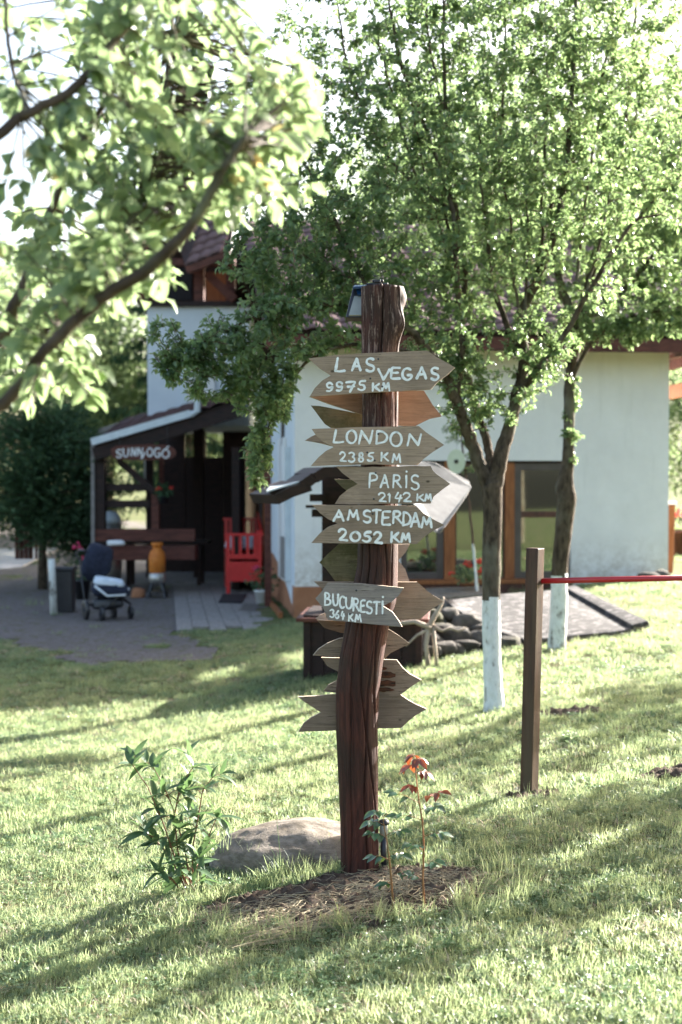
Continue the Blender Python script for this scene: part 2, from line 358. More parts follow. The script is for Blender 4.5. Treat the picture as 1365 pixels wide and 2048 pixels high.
def fastmesh(name, V, F, mat, parent=None, smooth=False):
    """numpy arrays: V (n,3), F (m,3|4)"""
    me = bpy.data.meshes.new(name); k = F.shape[1]
    me.vertices.add(len(V)); me.vertices.foreach_set('co', V.astype(np.float32).ravel())
    me.loops.add(F.size); me.loops.foreach_set('vertex_index', F.astype(np.int32).ravel())
    me.polygons.add(len(F)); me.polygons.foreach_set('loop_start', np.arange(0, F.size, k, dtype=np.int32)); me.polygons.foreach_set('loop_total', np.full(len(F), k, dtype=np.int32))
    me.update(calc_edges=True)
    return link(name, me, mat, parent, smooth)
def copy_tree(o, parent=None):
    c = o.copy(); col.objects.link(c); c.parent = parent
    for ch in list(o.children): copy_tree(ch, c)
    return c
def nrm(a): return a / (np.linalg.norm(a, axis=-1, keepdims=True) + 1e-9)
def leaf_arrays(P, D, Nn, L, W, fold=0.22, curl=0.25):
    """many leaves: base P, direction D, face normal Nn, length L, width W -> V, F (tris)"""
    D = nrm(D); S = nrm(np.cross(D, Nn)); U = np.cross(S, D); n = len(P); L = L[:, None]; W = W[:, None]
    b = P; m = P + D * L * 0.5 - U * L * 0.02
    l = P + D * L * 0.42 + S * W * 0.5 + U * W * fold; r = P + D * L * 0.42 - S * W * 0.5 + U * W * fold
    t = P + D * L * 0.97 - U * L * curl
    l2 = P + D * L * 0.74 + S * W * 0.3 + U * (W * fold * 0.5 - L * curl * 0.4); r2 = P + D * L * 0.74 - S * W * 0.3 + U * (W * fold * 0.5 - L * curl * 0.4)
    V = np.stack([b, l, m, r, l2, t, r2], 1).reshape(-1, 3)
    base = (np.arange(n) * 7)[:, None]
    F = np.concatenate([base + np.array([[0, 2, 1]]), base + np.array([[0, 3, 2]]), base + np.array([[1, 2, 4]]), base + np.array([[2, 5, 4]]), base + np.array([[2, 3, 6]]), base + np.array([[2, 6, 5]])], 0)
    return V, F
def one_leaf_mesh(name, mat, L, W, fold=0.2, curl=0.3, seg=6, serr=0.0, shape=0.42):
    """a detailed leaf along +X, face up +Z, with midrib fold, curl and a short stalk"""
    V = []; F = []
    for i in range(seg + 1):
        t = i / seg
        wd = W * 0.5 * (math.sin(PI * min(1, t ** (0.75 if shape < .45 else 1.0))) ** 0.85) * (1 + serr * (1 if i % 2 else -1))
        if i == 0: wd = W * 0.02
        if i == seg: wd = 0.0005
        z = -curl * L * t * t
        V += [(L * t, wd, z + fold * wd), (L * t, 0, z), (L * t, -wd, z + fold * wd)]
        if i:
            a = (i - 1) * 3; b = i * 3
            F += [(a, a + 1, b + 1, b), (a + 1, a + 2, b + 2, b + 1)]
    me = bpy.data.meshes.new(name); me.from_pydata(V, [], F); me.materials.append(M[mat]); me.shade_smooth(); return me
def place_leaf(me, p, d, up, s, parent, name='leaf'):
    d = Vector(d).normalized(); up = Vector(up); y = up.cross(d)
    if y.length < 1e-3: y = d.orthogonal()
    y.normalize(); z = d.cross(y)
    mt = Matrix((d, y, z)).transposed().to_4x4()
    o = bpy.data.objects.new(name, me); col.objects.link(o); o.parent = parent
    o.matrix_local = Matrix.Translation(Vector(p) - parent.location) @ mt @ Matrix.Scale(s, 4)
    return o
# ------------------------------------------------------------------ ground
def grid_patch(name, xs, ys, zf, mat):
    nx, ny = len(xs), len(ys)
    V = np.array([(x, y, zf(x, y)) for y in ys for x in xs], dtype=float)
    i = np.arange(nx - 1)[None, :] + (np.arange(ny - 1) * nx)[:, None]; i = i.ravel()
    F = np.stack([i, i + 1, i + nx + 1, i + nx], 1)
    return fastmesh(name, V, F, mat, smooth=True)
def fbm(x, y, s, seed=0.0):
    return mnoise.fractal(Vector((x * s, y * s, seed)), 1.0, 2.0, 4)
def relief(x, y): return 0.012 * fbm(x, y, 2.2, 3.1) + 0.02 * fbm(x, y, 0.7, 9.0)
# bed of bare soil round the signpost and other bare patches: (centre, rx, ry)
BARE = [((0.03, 5.62), 0.55, 0.34), ((1.95, 7.25), 0.42, 0.16), ((1.45, 9.3), 0.26, 0.12), ((0.94, 7.02), 0.14, 0.10)]
def bare(x, y):
    v = 9
    for (cx, cy), rx, ry in BARE:
        d = math.hypot((x - cx) / rx, (y - cy) / ry) + 0.28 * fbm(x, y, 5, 5.5)
        v = min(v, d)
    return v
YARD = lambda x, y: (y - (15.3 - 0.62 * (x + 3.0))) * 0.8 + 1.6 * fbm(x, y, 0.35, 2.0)   # > 0 : gravel yard
def in_yard(x, y):
    if x > -0.2 or y > 46: return -1
    a = YARD(x, y)
    b = (-1.3 - x) * 1.5                                    # right limit, the patio
    n = 1.3 * fbm(x, y, 0.45, 3.7)
    if x < -6.2 and y < 24: b = min(b, (x + 7.6) * 1.0)
    c = min(a, b) + n - .35
    return c
gx = list(np.linspace(-70, -6, 24)) + list(np.linspace(-5.8, 6.6, 170)) + list(np.linspace(7, 70, 24))
gy = list(np.linspace(-8, 3.2, 12)) + list(np.linspace(3.3, 26, 270)) + list(np.linspace(26.5, 60, 50)) + list(np.linspace(64, 300, 18))
g = grid_patch('lawn', gx, gy, lambda x, y: gz(x, y) + relief(x, y), 'lawn'); struct(g)
def patch_sheet(name, mat, test, x0, x1, y0, y1, step, lift, rel=0.0, ns=10):
    nx = int((x1 - x0) / step) + 1; ny = int((y1 - y0) / step) + 1; V = []; idx = {}; F = []
    T = [[test(x0 + i * step, y0 + j * step) for i in range(nx)] for j in range(ny)]
    def vid(i, j):
        if (i, j) not in idx:
            x, y = x0 + i * step, y0 + j * step; e = min(1, max(0, T[j][i]) * 4)
            z = gz(x, y) + relief(x, y) + lift * min(1, e + .3) + (rel * e * (0.5 + mnoise.fractal(Vector((x * ns, y * ns, 1.3)), 0.8, 2.1, 5)) if rel else 0)
            idx[(i, j)] = len(V); V.append((x, y, z))
        return idx[(i, j)]
    for j in range(ny - 1):
        for i in range(nx - 1):
            if T[j][i] > 0 and T[j][i + 1] > 0 and T[j + 1][i] > 0 and T[j + 1][i + 1] > 0:
                F.append((vid(i, j), vid(i + 1, j), vid(i + 1, j + 1), vid(i, j + 1)))
    return fastmesh(name, np.array(V), np.array(F), mat, smooth=True)
struct(patch_sheet('gravel_yard', 'gravel', in_yard, -16, 0.2, 11, 46, 0.14, 0.008))
b_ = patch_sheet('soil_bed', 'soil', lambda x, y: 1.08 - bare(x, y), -0.8, 2.6, 4.7, 9.8, 0.012, 0.004, 0.028, 22); struct(b_)
# road far left
rd = MB(); n = 14
for i in range(n):
    y = 26 + i * 2.2; rd.add([(-30, y, gz(-30, y) + 0.05), (-7.6 - 0.12 * (y - 26), y, gz(-8, y) + 0.05), (-7.6 - 0.12 * (y - 23.8), y + 2.2, gz(-8, y + 2.2) + 0.05), (-30, y + 2.2, gz(-30, y + 2.2) + 0.05)], [(0, 1, 2, 3)])
M['road'] = rough_mat('pale_road', (0.34, 0.33, 0.32), (0.48, 0.46, 0.45), 12, 0.9)
# keep only the near strip of it
rd = MB(); rd.slab([(-30, 29, gz(-9, 29) + .03), (-6.6, 29, gz(-9, 29) + .03), (-6.9, 34.5, gz(-9, 34.5) + .03), (-30, 34.5, gz(-9, 34.5) + .03)], .05)
struct(rd.obj('road', 'road'))
# hills behind
hx = np.linspace(-160, 160, 40); hy = np.linspace(62, 190, 16)
h_ = grid_patch('hill', hx, hy, lambda x, y: gz(x, 60) - 2 + (y - 62) * 0.10 * (0.5 + 0.5 * sstep(-20, 60, x)) + 2.0 * fbm(x, y, 0.03), 'lawn'); struct(h_)

# ------------------------------------------------------------------ grass (one mass of tufts)
tufts = bpy.data.collections.new('grass_tufts')
def tuft(kind, seed):
    r = random.Random(seed); V = []; F = []
    def blade(x, y, h, wd, lean, az, mat_seg=3):
        n0 = len(V); dx, dy = math.cos(az), math.sin(az); sx, sy = -dy, dx
        for i in range(mat_seg):
            t = i / mat_seg; w2 = wd * (1 - 0.55 * t) / 2; o = lean * h * t * t; z = h * t * (1 - 0.25 * lean * t)
            V.append((x + dx * o + sx * w2, y + dy * o + sy * w2, z)); V.append((x + dx * o - sx * w2, y + dy * o - sy * w2, z))
        o = lean * h; V.append((x + dx * o, y + dy * o, h * (1 - 0.25 * lean)))
        for i in range(mat_seg - 1):
            a = n0 + 2 * i; F.append((a, a + 1, a + 3)); F.append((a, a + 3, a + 2))
        a = n0 + 2 * (mat_seg - 1); F.append((a, a + 1, a + 2))
    if kind in ('grass', 'dry', 'tall'):
        for _ in range({'grass': 26, 'dry': 14, 'tall': 12}[kind]):
            a = r.uniform(0, 2 * PI); d = 0.062 * math.sqrt(r.random()) * (0.5 if kind == 'tall' else 1)
            h = r.uniform(0.028, 0.062) * (2.1 if kind == 'tall' else 1) * (0.75 if kind == 'dry' else 1)
            blade(d * math.cos(a), d * math.sin(a), h, r.uniform(0.0022, 0.0042), r.uniform(0.1, 1.0) * (1.5 if kind == 'dry' else 1), r.uniform(0, 2 * PI))
    elif kind == 'plantain':
        for k in range(7):
            a = k * .9 + r.uniform(-.3, .3); L = r.uniform(.03, .055); n0 = len(V); dx, dy = math.cos(a), math.sin(a)
            for i in range(5):
                q = i / 4; w2 = L * .2 * math.sin(PI * min(.97, q + .05)); z = L * .75 * q * (1 - .5 * q) + .004
                V.append((dx * L * q - dy * w2, dy * L * q + dx * w2, z)); V.append((dx * L * q + dy * w2, dy * L * q - dx * w2, z))
                if i: b2 = n0 + 2 * i; F.append((b2 - 2, b2 - 1, b2 + 1)); F.append((b2 - 2, b2 + 1, b2))
    else:   # clover
        for _ in range(9):
            a = r.uniform(0, 2 * PI); d = 0.055 * math.sqrt(r.random()); h = r.uniform(0.012, 0.035)
            cx, cy = d * math.cos(a), d * math.sin(a); a0 = r.uniform(0, 6)
            for k in range(3):
                q = a0 + k * 2.1; n0 = len(V); L = r.uniform(.010, .016)
                V.append((cx, cy, h))
                for e, rr in ((-0.55, .75), (-.25, 1.0), (.25, 1.0), (.55, .75)):
                    V.append((cx + L * rr * math.cos(q + e), cy + L * rr * math.sin(q + e), h + L * r.uniform(-.1, .3)))
                F.extend([(n0, n0 + 1, n0 + 2), (n0, n0 + 2, n0 + 3), (n0, n0 + 3, n0 + 4)])
            blade(cx, cy, h, 0.0015, 0, 0)
    me = bpy.data.meshes.new('tuft'); me.from_pydata(V, [], F)
    me.materials.append(M[{'grass': 'grass', 'dry': 'grass_dry', 'tall': 'grass', 'clover': 'clover', 'plantain': 'clover'}[kind]])
    o = bpy.data.objects.new('tuft_%02d' % len(tufts.objects), me); tufts.objects.link(o)
for i, k in enumerate(['grass'] * 5 + ['dry'] * 2 + ['tall'] * 2 + ['clover'] * 3 + ['plantain'] * 2): tuft(k, 100 + i)
KI = {'grass': range(0, 5), 'dry': range(5, 7), 'tall': range(7, 9), 'clover': range(9, 12), 'plantain': range(12, 14)}
pts = []; rots = []; scs = []; ids = []
def put(x, y, kind, s):
    z = gz(x, y) + relief(x, y) - 0.004
    pts.append((x, y, z)); rots.append((R.uniform(-.25, .25), R.uniform(-.25, .25), R.uniform(0, 2 * PI))); scs.append(s); ids.append(R.choice(KI[kind]))
def scatter(y0, y1, dens, s0, halfk=0.30, extra=0.5):
    A = halfk * (y1 * y1 - y0 * y0) + 2 * extra * (y1 - y0)
    for _ in range(int(A * dens)):
        while True:
            y = R.uniform(y0, y1)
            if R.random() < (halfk * y + extra) / (halfk * y1 + extra): break
        x = R.uniform(-1, 1) * (halfk * y + extra)
        if y > 17.75 + 0.12 * (x + .59) and x > -0.75 and x < 5.0: continue      # house
        if hatch_in(x, y): continue
        yv = in_yard(x, y)
        if yv > 0.0 and R.random() < min(0.985, 0.72 + yv): continue
        if y > 17 and -2.75 < x < -.5 : continue
        bv = bare(x, y)
        if bv < 1.0 and R.random() > (0.03 if bv < .85 else 0.25): continue
        n = fbm(x, y, 1.6, 4.4); n2 = fbm(x, y, 4.0, 8.4)
        u = R.random()
        kind = 'clover' if u < 0.26 + 0.4 * max(0, n) else ('dry' if u > 0.90 - 0.25 * max(0, n2) else ('tall' if (u > 0.88 and (bv < 1.35 or n2 > .42)) else 'grass'))
        if y < 9 and R.random() < .035 + .10 * max(0, -n): kind = 'plantain'
        if bv < 1.3 and bv > 1.0 and R.random() < .3: kind = 'tall'
        s = s0 * R.uniform(0.7, 1.25) * (1 + 0.35 * n2) * .78
        if bv < 1.0: s *= 0.7
        put(x, y, kind, s)
def hatch_in(x, y):
    return HATCH is not None and all(((HATCH[(i + 1) % 4][0] - HATCH[i][0]) * (y - HATCH[i][1]) - (HATCH[(i + 1) % 4][1] - HATCH[i][1]) * (x - HATCH[i][0])) > 0 for i in range(4))
HATCH = [tuple(at(1048, 1283, 12.8).xy), tuple(at(1298, 1251, 13.0).xy), tuple(at(1134, 1178, 15.9).xy), tuple(at(890, 1200, 14.7).xy)]
scatter(3.7, 7.0, 1050, 1.0, 0.27, 0.35)
scatter(7.0, 11.0, 560, 1.1, 0.27, 0.4)
scatter(11.0, 18.0, 220, 1.35, 0.28, 0.6)
scatter(18.0, 32.0, 60, 2.2, 0.27, 1)
me = bpy.data.meshes.new('grass'); me.vertices.add(len(pts)); me.vertices.foreach_set('co', np.array(pts, dtype=np.float32).ravel())
for nm, ty, dat in (('rot', 'FLOAT_VECTOR', rots), ('scl', 'FLOAT', scs), ('idx', 'INT', ids)):
    a = me.attributes.new(nm, ty, 'POINT'); a.data.foreach_set('vector' if ty == 'FLOAT_VECTOR' else 'value', np.array(dat).ravel())
grass = bpy.data.objects.new('grass', me); col.objects.link(grass); stuff(grass)
grass['label'] = 'short mown lawn grass with clover and dry blades'; grass['category'] = 'grass'
def gn_instances(o, coll):
    ng = bpy.data.node_groups.new('tuft_instances', 'GeometryNodeTree')
    ng.interface.new_socket('Geometry', in_out='INPUT', socket_type='NodeSocketGeometry'); ng.interface.new_socket('Geometry', in_out='OUTPUT', socket_type='NodeSocketGeometry')
    gi = ng.nodes.new('NodeGroupInput'); go = ng.nodes.new('NodeGroupOutput'); ip = ng.nodes.new('GeometryNodeInstanceOnPoints')
    ci = ng.nodes.new('GeometryNodeCollectionInfo'); ci.inputs['Collection'].default_value = coll; ci.inputs['Separate Children'].default_value = True; ci.inputs['Reset Children'].default_value = True
    def na(n, t):
        q = ng.nodes.new('GeometryNodeInputNamedAttribute'); q.data_type = t; q.inputs['Name'].default_value = n; return q.outputs['Attribute']
    ip.inputs['Pick Instance'].default_value = True
    L = ng.links.new
    L(gi.outputs[0], ip.inputs['Points']); L(ci.outputs[0], ip.inputs['Instance']); L(na('idx', 'INT'), ip.inputs['Instance Index'])
    L(na('rot', 'FLOAT_VECTOR'), ip.inputs['Rotation']); L(na('scl', 'FLOAT'), ip.inputs['Scale']); L(ip.outputs[0], go.inputs[0])
    m = o.modifiers.new('tufts', 'NODES'); m.node_group = ng
gn_instances(grass, tufts)

# ------------------------------------------------------------------ signpost
P0 = Vector((at(722, 1755, 5.97).x, 5.97, gz(0.08, 5.97)))
sp = thing('signpost', 'dark red-brown tree trunk signpost carrying painted wooden distance boards', 'signpost', P0)
path = [(763, 574, 41), (762, 620, 39), (761, 690, 36.5), (761, 830, 36), (758, 960, 37), (757, 1050, 38.5), (756, 1130, 40), (752, 1170, 44), (746, 1205, 47), (734, 1255, 45), (724, 1310, 44.5), (715, 1380, 43), (714, 1450, 41), (717, 1540, 40), (720, 1640, 39), (721, 1720, 38), (721, 1775, 40)]
def trunk_post():
    YC = 5.99; NA, NZ = 176, 300
    ys = np.array([p[1] for p in path], float); cxs = np.array([p[0] for p in path], float); rs = np.array([p[2] for p in path], float)
    V = []
    cr = [(-1.95, 0.028, .018, .35, 0.0), (-1.25, 0.036, .032, -.25, 0.9), (-2.6, 0.025, .010, .25, 2.0), (-.8, .022, .012, .3, 1.7), (-1.6, .018, .009, .5, .3), (0.6, .05, .02, .2, 0), (2.0, .05, .02, -.2, 0)]
    cr2 = [(-1.9, 0.04, .010, 1.6, 1.0), (-1.2, .04, .008, 1.5, 1.4)]
    for j in range(NZ):
        py = 574 + (1775 - 574) * j / (NZ - 1)
        cx = np.interp(py, ys, cxs); r_ = np.interp(py, ys, rs); z = at(cx, py, YC).z; x0 = at(cx, py, YC).x; rr = r_ * YC / FPX
        for k in range(NA):
            a = -PI + 2 * PI * k / NA        # a = -pi/2 faces the camera, 0 faces +x
            d = 1 + 0.05 * mnoise.noise(Vector((math.cos(a) * 1.2, math.sin(a) * 1.2, z * 1.8))) + 0.03 * mnoise.noise(Vector((math.cos(a) * 4, math.sin(a) * 4, z * 2.5 + 7)))
            rad_ = rr * d
            rad_ += 0.0013 * mnoise.noise(Vector((math.cos(a) * 12, math.sin(a) * 12, z * 2 + 3))) + 0.0006 * mnoise.noise(Vector((math.cos(a) * 34, math.sin(a) * 34, z * 9)))
            for (a0, wd, dp, tw, ph) in cr:
                am = a0 + tw * (z - 1.2) * .55 + 0.16 * math.sin(z * 3.1 + ph * 5) + 0.05 * math.sin(z * 11 + ph)
                da = (a - am + PI) % (2 * PI) - PI
                ext = 0.35 + 0.65 * sstep(-.2, .5, math.sin(z * 1.9 + ph * 2.3) + .35)
                rad_ -= dp * ext * (1 if z > 1.3 else .45 + .55 * sstep(.9, 1.3, z)) * math.exp(-(da / wd) ** 2)
            if z < 1.1:
                for (a0, wd, dp, tw, ph) in cr2:
                    am = a0 + tw * (1.1 - z); da = (a - am + PI) % (2 * PI) - PI; rad_ -= dp * math.exp(-(da / wd) ** 2)
            x = x0 + rad_ * math.cos(a); y = YC + rad_ * math.sin(a)
            # burls on the right near the top
            for (bx, by, br, ba, push) in ((803, 598, 24, 0.0, .022), (797, 650, 34, -.55, .030), (790, 880, 20, -.3, .004)):
                bz = at(bx, by, YC).z; da = (a - ba + PI) % (2 * PI) - PI
                q = (((z - bz) * FPX / YC) / br) ** 2 + (da / .55) ** 2
                if q < 4: x += push * math.exp(-q * 1.4) * math.cos(ba); y += push * math.exp(-q * 1.4) * math.sin(ba)
            zz = z + (0.006 * mnoise.noise(Vector((x * 25, y * 25, 1))) if j == 0 else 0)
            V.append((x, y, zz))
    V = np.array(V)
    F = []
    for j in range(NZ - 1):
        for k in range(NA): F.append((j * NA + k, (j + 1) * NA + k, (j + 1) * NA + (k + 1) % NA, j * NA + (k + 1) % NA))
    top = [tuple(V[k]) for k in range(NA)]
    mb = MB(); mb.v = [tuple(v) for v in V]; mb.f = F; mb.n = len(V)
    c = np.array(top).mean(0); ring = [(c[0] + (t[0] - c[0]) * .5, c[1] + (t[1] - c[1]) * .5, t[2] + .003 * R.uniform(-1, 1)) for t in top]
    n0 = mb.n; mb.v += ring + [tuple(c)]; mb.n += NA + 1
    for k in range(NA):
        mb.f.append((k, (k + 1) % NA, n0 + (k + 1) % NA, n0 + k)); mb.f.append((n0 + k, n0 + (k + 1) % NA, n0 + NA))
    return mb.obj('trunk', 'post', sp, True)
tr_ = trunk_post()

def smooth_outline(pts, ragged=0.0, seg=6):
    """light subdivision of a pixel outline; adds tiny wear"""
    out = []
    n = len(pts)
    for i in range(n):
        a, b = pts[i], pts[(i + 1) % n]
        L = math.hypot(b[0] - a[0], b[1] - a[1]); m = max(1, int(L / 14))
        for k in range(m):
            t = k / m; x = a[0] + (b[0] - a[0]) * t; y = a[1] + (b[1] - a[1]) * t
            if k: x += R.uniform(-1, 1) * ragged; y += R.uniform(-1, 1) * ragged
            out.append((x, y))
    return out
def board(name, outline, Y, mat, th=0.022, yaw=0.0, roll=0.0, label=None, ragged=0.25, xc=758):
    """board with its outline (photo pixels) at depth Y, yawed about the post; front face toward the camera"""
    import bmesh
    pts = smooth_outline(outline, ragged)
    bm = bmesh.new(); fr = []; bk = []
    for (px, py) in pts:
        Yp = Y + math.tan(yaw) * (px - xc) * Y / FPX
        f = at(px, py, Yp); fr.append(bm.verts.new(f))
        bk.append(bm.verts.new(f + Vector((-math.sin(yaw) * th, math.cos(yaw) * th, 0))))
    n = len(fr)
    F1_, F2_ = bm.faces.new(fr), bm.faces.new(list(reversed(bk))); bm.normal_update()
    bmesh.ops.triangulate(bm, quad_method='BEAUTY', ngon_method='EAR_CLIP', faces=[F1_, F2_])
    side = []
    for i in range(n): side.append(bm.faces.new((fr[i], fr[(i + 1) % n], bk[(i + 1) % n], bk[i])))
    bmesh.ops.recalc_face_normals(bm, faces=bm.faces)
    me = bpy.data.meshes.new(name); me.materials.append(M[mat]); me.materials.append(M['board_edge'])
    for f in side: f.material_index = 1
    bm.to_mesh(me); bm.free()
    o = link(name, me, None, sp)
    if label: o['label'] = label
    bv = o.modifiers.new('bevel', 'BEVEL'); bv.width = 0.0012; bv.segments = 1; bv.limit_method = 'ANGLE'; bv.angle_limit = rad(50)
    BP_[o.name] = (Y, yaw, xc)
    return o
BP_ = {}
def arc(cx, cy, rx, ry, a0, a1, n=10):
    return [(cx + rx * math.cos(rad(a0 + (a1 - a0) * i / n)), cy + ry * math.sin(rad(a0 + (a1 - a0) * i / n))) for i in range(n + 1)]
G = {
 'L': [[(.25, 1), (.12, .5), (.0, .04)], [(.0, .04), (.45, .0), (1, .06)]], 'A': [[(0, 0), (.28, .5), (.55, 1)], [(.55, 1), (.8, .5), (1, 0)], [(.2, .36), (.85, .38)]],
 'S': [arc(.52, .74, .42, .25, 40, 250, 8) + arc(.5, .26, .45, .25, 70, -150, 8)], 'V': [[(0, 1), (.25, .5), (.45, 0)], [(.45, 0), (.75, .5), (1, .98)]],
 'E': [[(.95, .96), (.1, .98), (.05, .5), (0, .02), (.95, .03)], [(.05, .52), (.75, .54)]], 'G': [arc(.5, .5, .48, .5, 50, 290, 12) + [(.85, .12), (1, .42), (.55, .42)]],
 'O': [arc(.5, .5, .48, .5, 80, 445, 16)], 'N': [[(0, 0), (.1, .5), (.18, 1)], [(.18, 1), (.5, .5), (.78, .02)], [(.78, .02), (.9, .5), (1, 1)]],
 'D': [[(.08, 1), (.04, .5), (0, 0)], [(.08, 1), (.55, .97), (.92, .72), (1, .45), (.75, .12), (0, 0)]], 'P': [[(.08, .98), (.05, .5), (0, 0)], [(.08, .98), (.6, 1), (.95, .78), (.8, .55), (.08, .46)]],
 'R': [[(.1, .98), (.06, .5), (0, 0)], [(.1, .98), (.65, 1), (.92, .78), (.7, .55), (.1, .5)], [(.4, .5), (.7, .25), (1, 0)]],
 'i': [[(.5, .72), (.5, .35), (.45, 0)], [(.55, .98), (.57, .955)]], 'M': [[(0, 0), (.12, .5), (.2, 1)], [(.2, 1), (.38, .6), (.52, .3)], [(.52, .3), (.68, .65), (.84, 1)], [(.84, 1), (.93, .5), (1, 0)]],
 'T': [[(0, .94), (.5, 1), (1, .96)], [(.5, .98), (.47, .5), (.42, 0)]], 'B': [[(.08, 1), (.04, .5), (0, 0)], [(.08, 1), (.6, .98), (.85, .78), (.65, .56), (.06, .5)], [(.1, .5), (.75, .48), (1, .26), (.75, .03), (0, 0)]],
 'U': [[(0, 1), (.02, .4), (.2, .06), (.5, 0), (.8, .1), (.95, .4), (1, 1)]], 'C': [arc(.55, .5, .52, .5, 50, 305, 12)],
 'K': [[(.05, 1), (.03, .5), (0, 0)], [(.9, .95), (.45, .6), (.08, .42)], [(.3, .52), (.65, .25), (1, 0)]],
 'y': [[(.1, .8), (.3, .4), (.5, .3)], [(.9, 1), (.6, .4), (.2, 0)]], 'Q': [arc(.5, .42, .48, .42, 80, 445, 14), [(.55, .92), (.85, 1.12)]],
 '9': [arc(.5, .72, .42, .28, 330, 20, 12)[::-1] + [(.93, .6), (.85, .2), (.5, 0), (.1, .1)]], '7': [[(0, .9), (.5, .95), (1, .98), (.65, .5), (.4, 0)], [(.15, .48), (.85, .52)]],
 '5': [[(.95, .98), (.25, .96), (.15, .58)] + arc(.42, .3, .5, .3, 110, -150, 9)], '2': [arc(.45, .72, .42, .28, 170, -40, 8) + [(.4, .25), (0, .02), (.5, .05), (1, 0)]],
 '3': [arc(.42, .76, .45, .24, 150, -80, 8) + arc(.42, .27, .52, .27, 80, -150, 9)], '8': [arc(.5, .74, .36, .24, 90, 450, 12), arc(.5, .26, .46, .26, 90, 450, 12)],
 '1': [[(.15, .75), (.7, 1), (.6, .5), (.55, 0)]], '4': [[(.5, 1), (.25, .7), (0, .38), (.5, .36), (1, .42)], [(.85, .72), (.72, .3), (.6, 0)]],
 '0': [arc(.5, .5, .46, .5, 80, 445, 16)], '6': [[(.8, 1), (.35, .75), (.08, .4)] + arc(.48, .28, .42, .28, 170, 520, 12)],
}
def ribbon(mb, pts, wd, conv, r):
    """brush stroke: pts in pixels, width in pixels, mapped by conv() to a slightly raised strip with round ends"""
    P = [np.array(p, float) for p in pts]
    # resample
    out = [P[0]]
    for a, b in zip(P[:-1], P[1:]):
        L = np.linalg.norm(b - a); m = max(1, int(L / 3.0))
        for k in range(1, m + 1): out.append(a + (b - a) * k / m)
    P = out; n = len(P)
    if n > 3:
        Q = [P[0]] + [(P[i - 1] + 2 * P[i] + P[i + 1]) / 4 for i in range(1, n - 1)] + [P[-1]]; P = Q
    V = []; ph = r.uniform(0, 9)
    def row(p, d, w_):
        s = np.array([-d[1], d[0]])
        V.append(p + s * w_ + s * r.uniform(-.28, .28)); V.append(p - s * w_ + s * r.uniform(-.28, .28))
    d0 = P[min(1, n - 1)] - P[0]; d0 = d0 / (np.linalg.norm(d0) + 1e-6)
    row(P[0] - d0 * wd * .45, d0, wd * .22)
    for i in range(n):
        d = P[min(i + 1, n - 1)] - P[max(i - 1, 0)]; L = np.linalg.norm(d); d = d / L if L > 1e-6 else d0
        row(P[i], d, wd * .5 * (1 + .16 * math.sin(i * .7 + ph)))
    row(P[-1] + d * wd * .45, d, wd * .22)
    m = len(V) // 2; F = []
    for i in range(m - 1): a = 2 * i; F.append((a, a + 1, a + 3, a + 2))
    top = [conv(p[0], p[1], 0.0012) for p in V]; bot = [conv(p[0], p[1], -0.001) for p in V]; n2 = len(V)
    F2 = list(F) + [tuple(i + n2 for i in reversed(f)) for f in F]
    for i in range(m - 1):
        a = 2 * i; F2.append((a + 2, a, a + n2, a + 2 + n2)); F2.append((a + 1, a + 3, a + 3 + n2, a + 1 + n2))
    F2 += [(0, n2, n2 + 1, 1), (2 * m - 2, 2 * m - 1, n2 + 2 * m - 1, n2 + 2 * m - 2)]
    mb.add(top + bot, F2)
def lettering(bd, name, boxes, wd, org, scl, slant=0.0):
    """boxes: (char, x0, x1, ytop, ybot) in a zoomed crop; strokes lie on the board's front"""
    mb = MB(); r = random.Random(name + str(len(boxes)) + str(boxes[0][1])); Y, yaw, xc = BP_[bd.name]; wd *= 1.22
    def conv(px, py, lift):
        Yp = Y + math.tan(yaw) * (px - xc) * Y / FPX
        return at(px, py, Yp) + Vector((math.sin(yaw), -math.cos(yaw), 0)) * lift
    k = 0
    for b in boxes:
        ch, x0, x1, y0, y1 = b[:5]; sl = b[5] if len(b) > 5 else slant
        for st in G[ch]:
            k += 1
            def cv(px, py, lift, kk=k): return conv(px, py, lift + 0.00015 * (kk % 5))
            ribbon(mb, [(org[0] + (x0 + p[0] * (x1 - x0)) / scl, org[1] + (y0 + (1 - p[1]) * (y1 - y0) + sl * (p[0] - .5) * (x1 - x0)) / scl) for p in st], wd, cv, r)
    o = mb.obj(name, 'paint', None); sub(o, bd); return o
C1, C2, SC = (560, 540), (560, 900), 3.25
bv_ = board('sign_board', [(617, 717), (676, 710), (735, 706), (855, 701), (872, 713), (890, 723), (911, 735), (893, 751), (876, 764), (862, 779), (740, 785), (620, 793), (630, 776), (645, 761), (662, 751), (640, 737)], 5.885, 'board', yaw=rad(-3), label='board lettered LAS VEGAS 9975 KM in white paint')
lettering(bv_, 'city_name', [('L', 362, 422, 573, 660), ('A', 470, 524, 577, 652), ('S', 557, 618, 573, 662), ('V', 640, 714, 645, 712), ('E', 722, 783, 633, 708), ('G', 795, 862, 638, 716), ('A', 890, 950, 633, 705), ('S', 980, 1036, 633, 716)], 4.2, C1, SC, 0)
lettering(bv_, 'distance_number', [('9', 302, 346, 733, 792), ('9', 366, 410, 727, 788), ('7', 432, 494, 724, 792), ('5', 510, 558, 720, 782)], 3.6, C1, SC)
lettering(bv_, 'distance_unit', [('K', 604, 650, 737, 785), ('M', 665, 713, 735, 783)], 3.6, C1, SC)
bl_ = board('sign_board', [(624, 858), (730, 854), (838, 852), (852, 864), (868, 875), (889, 890), (866, 904), (848, 918), (836, 930), (730, 929), (622, 932), (638, 914), (652, 902), (668, 894), (648, 884), (634, 872)], 5.88, 'board', yaw=rad(2), label='board lettered LONDON 2385 KM in white paint')
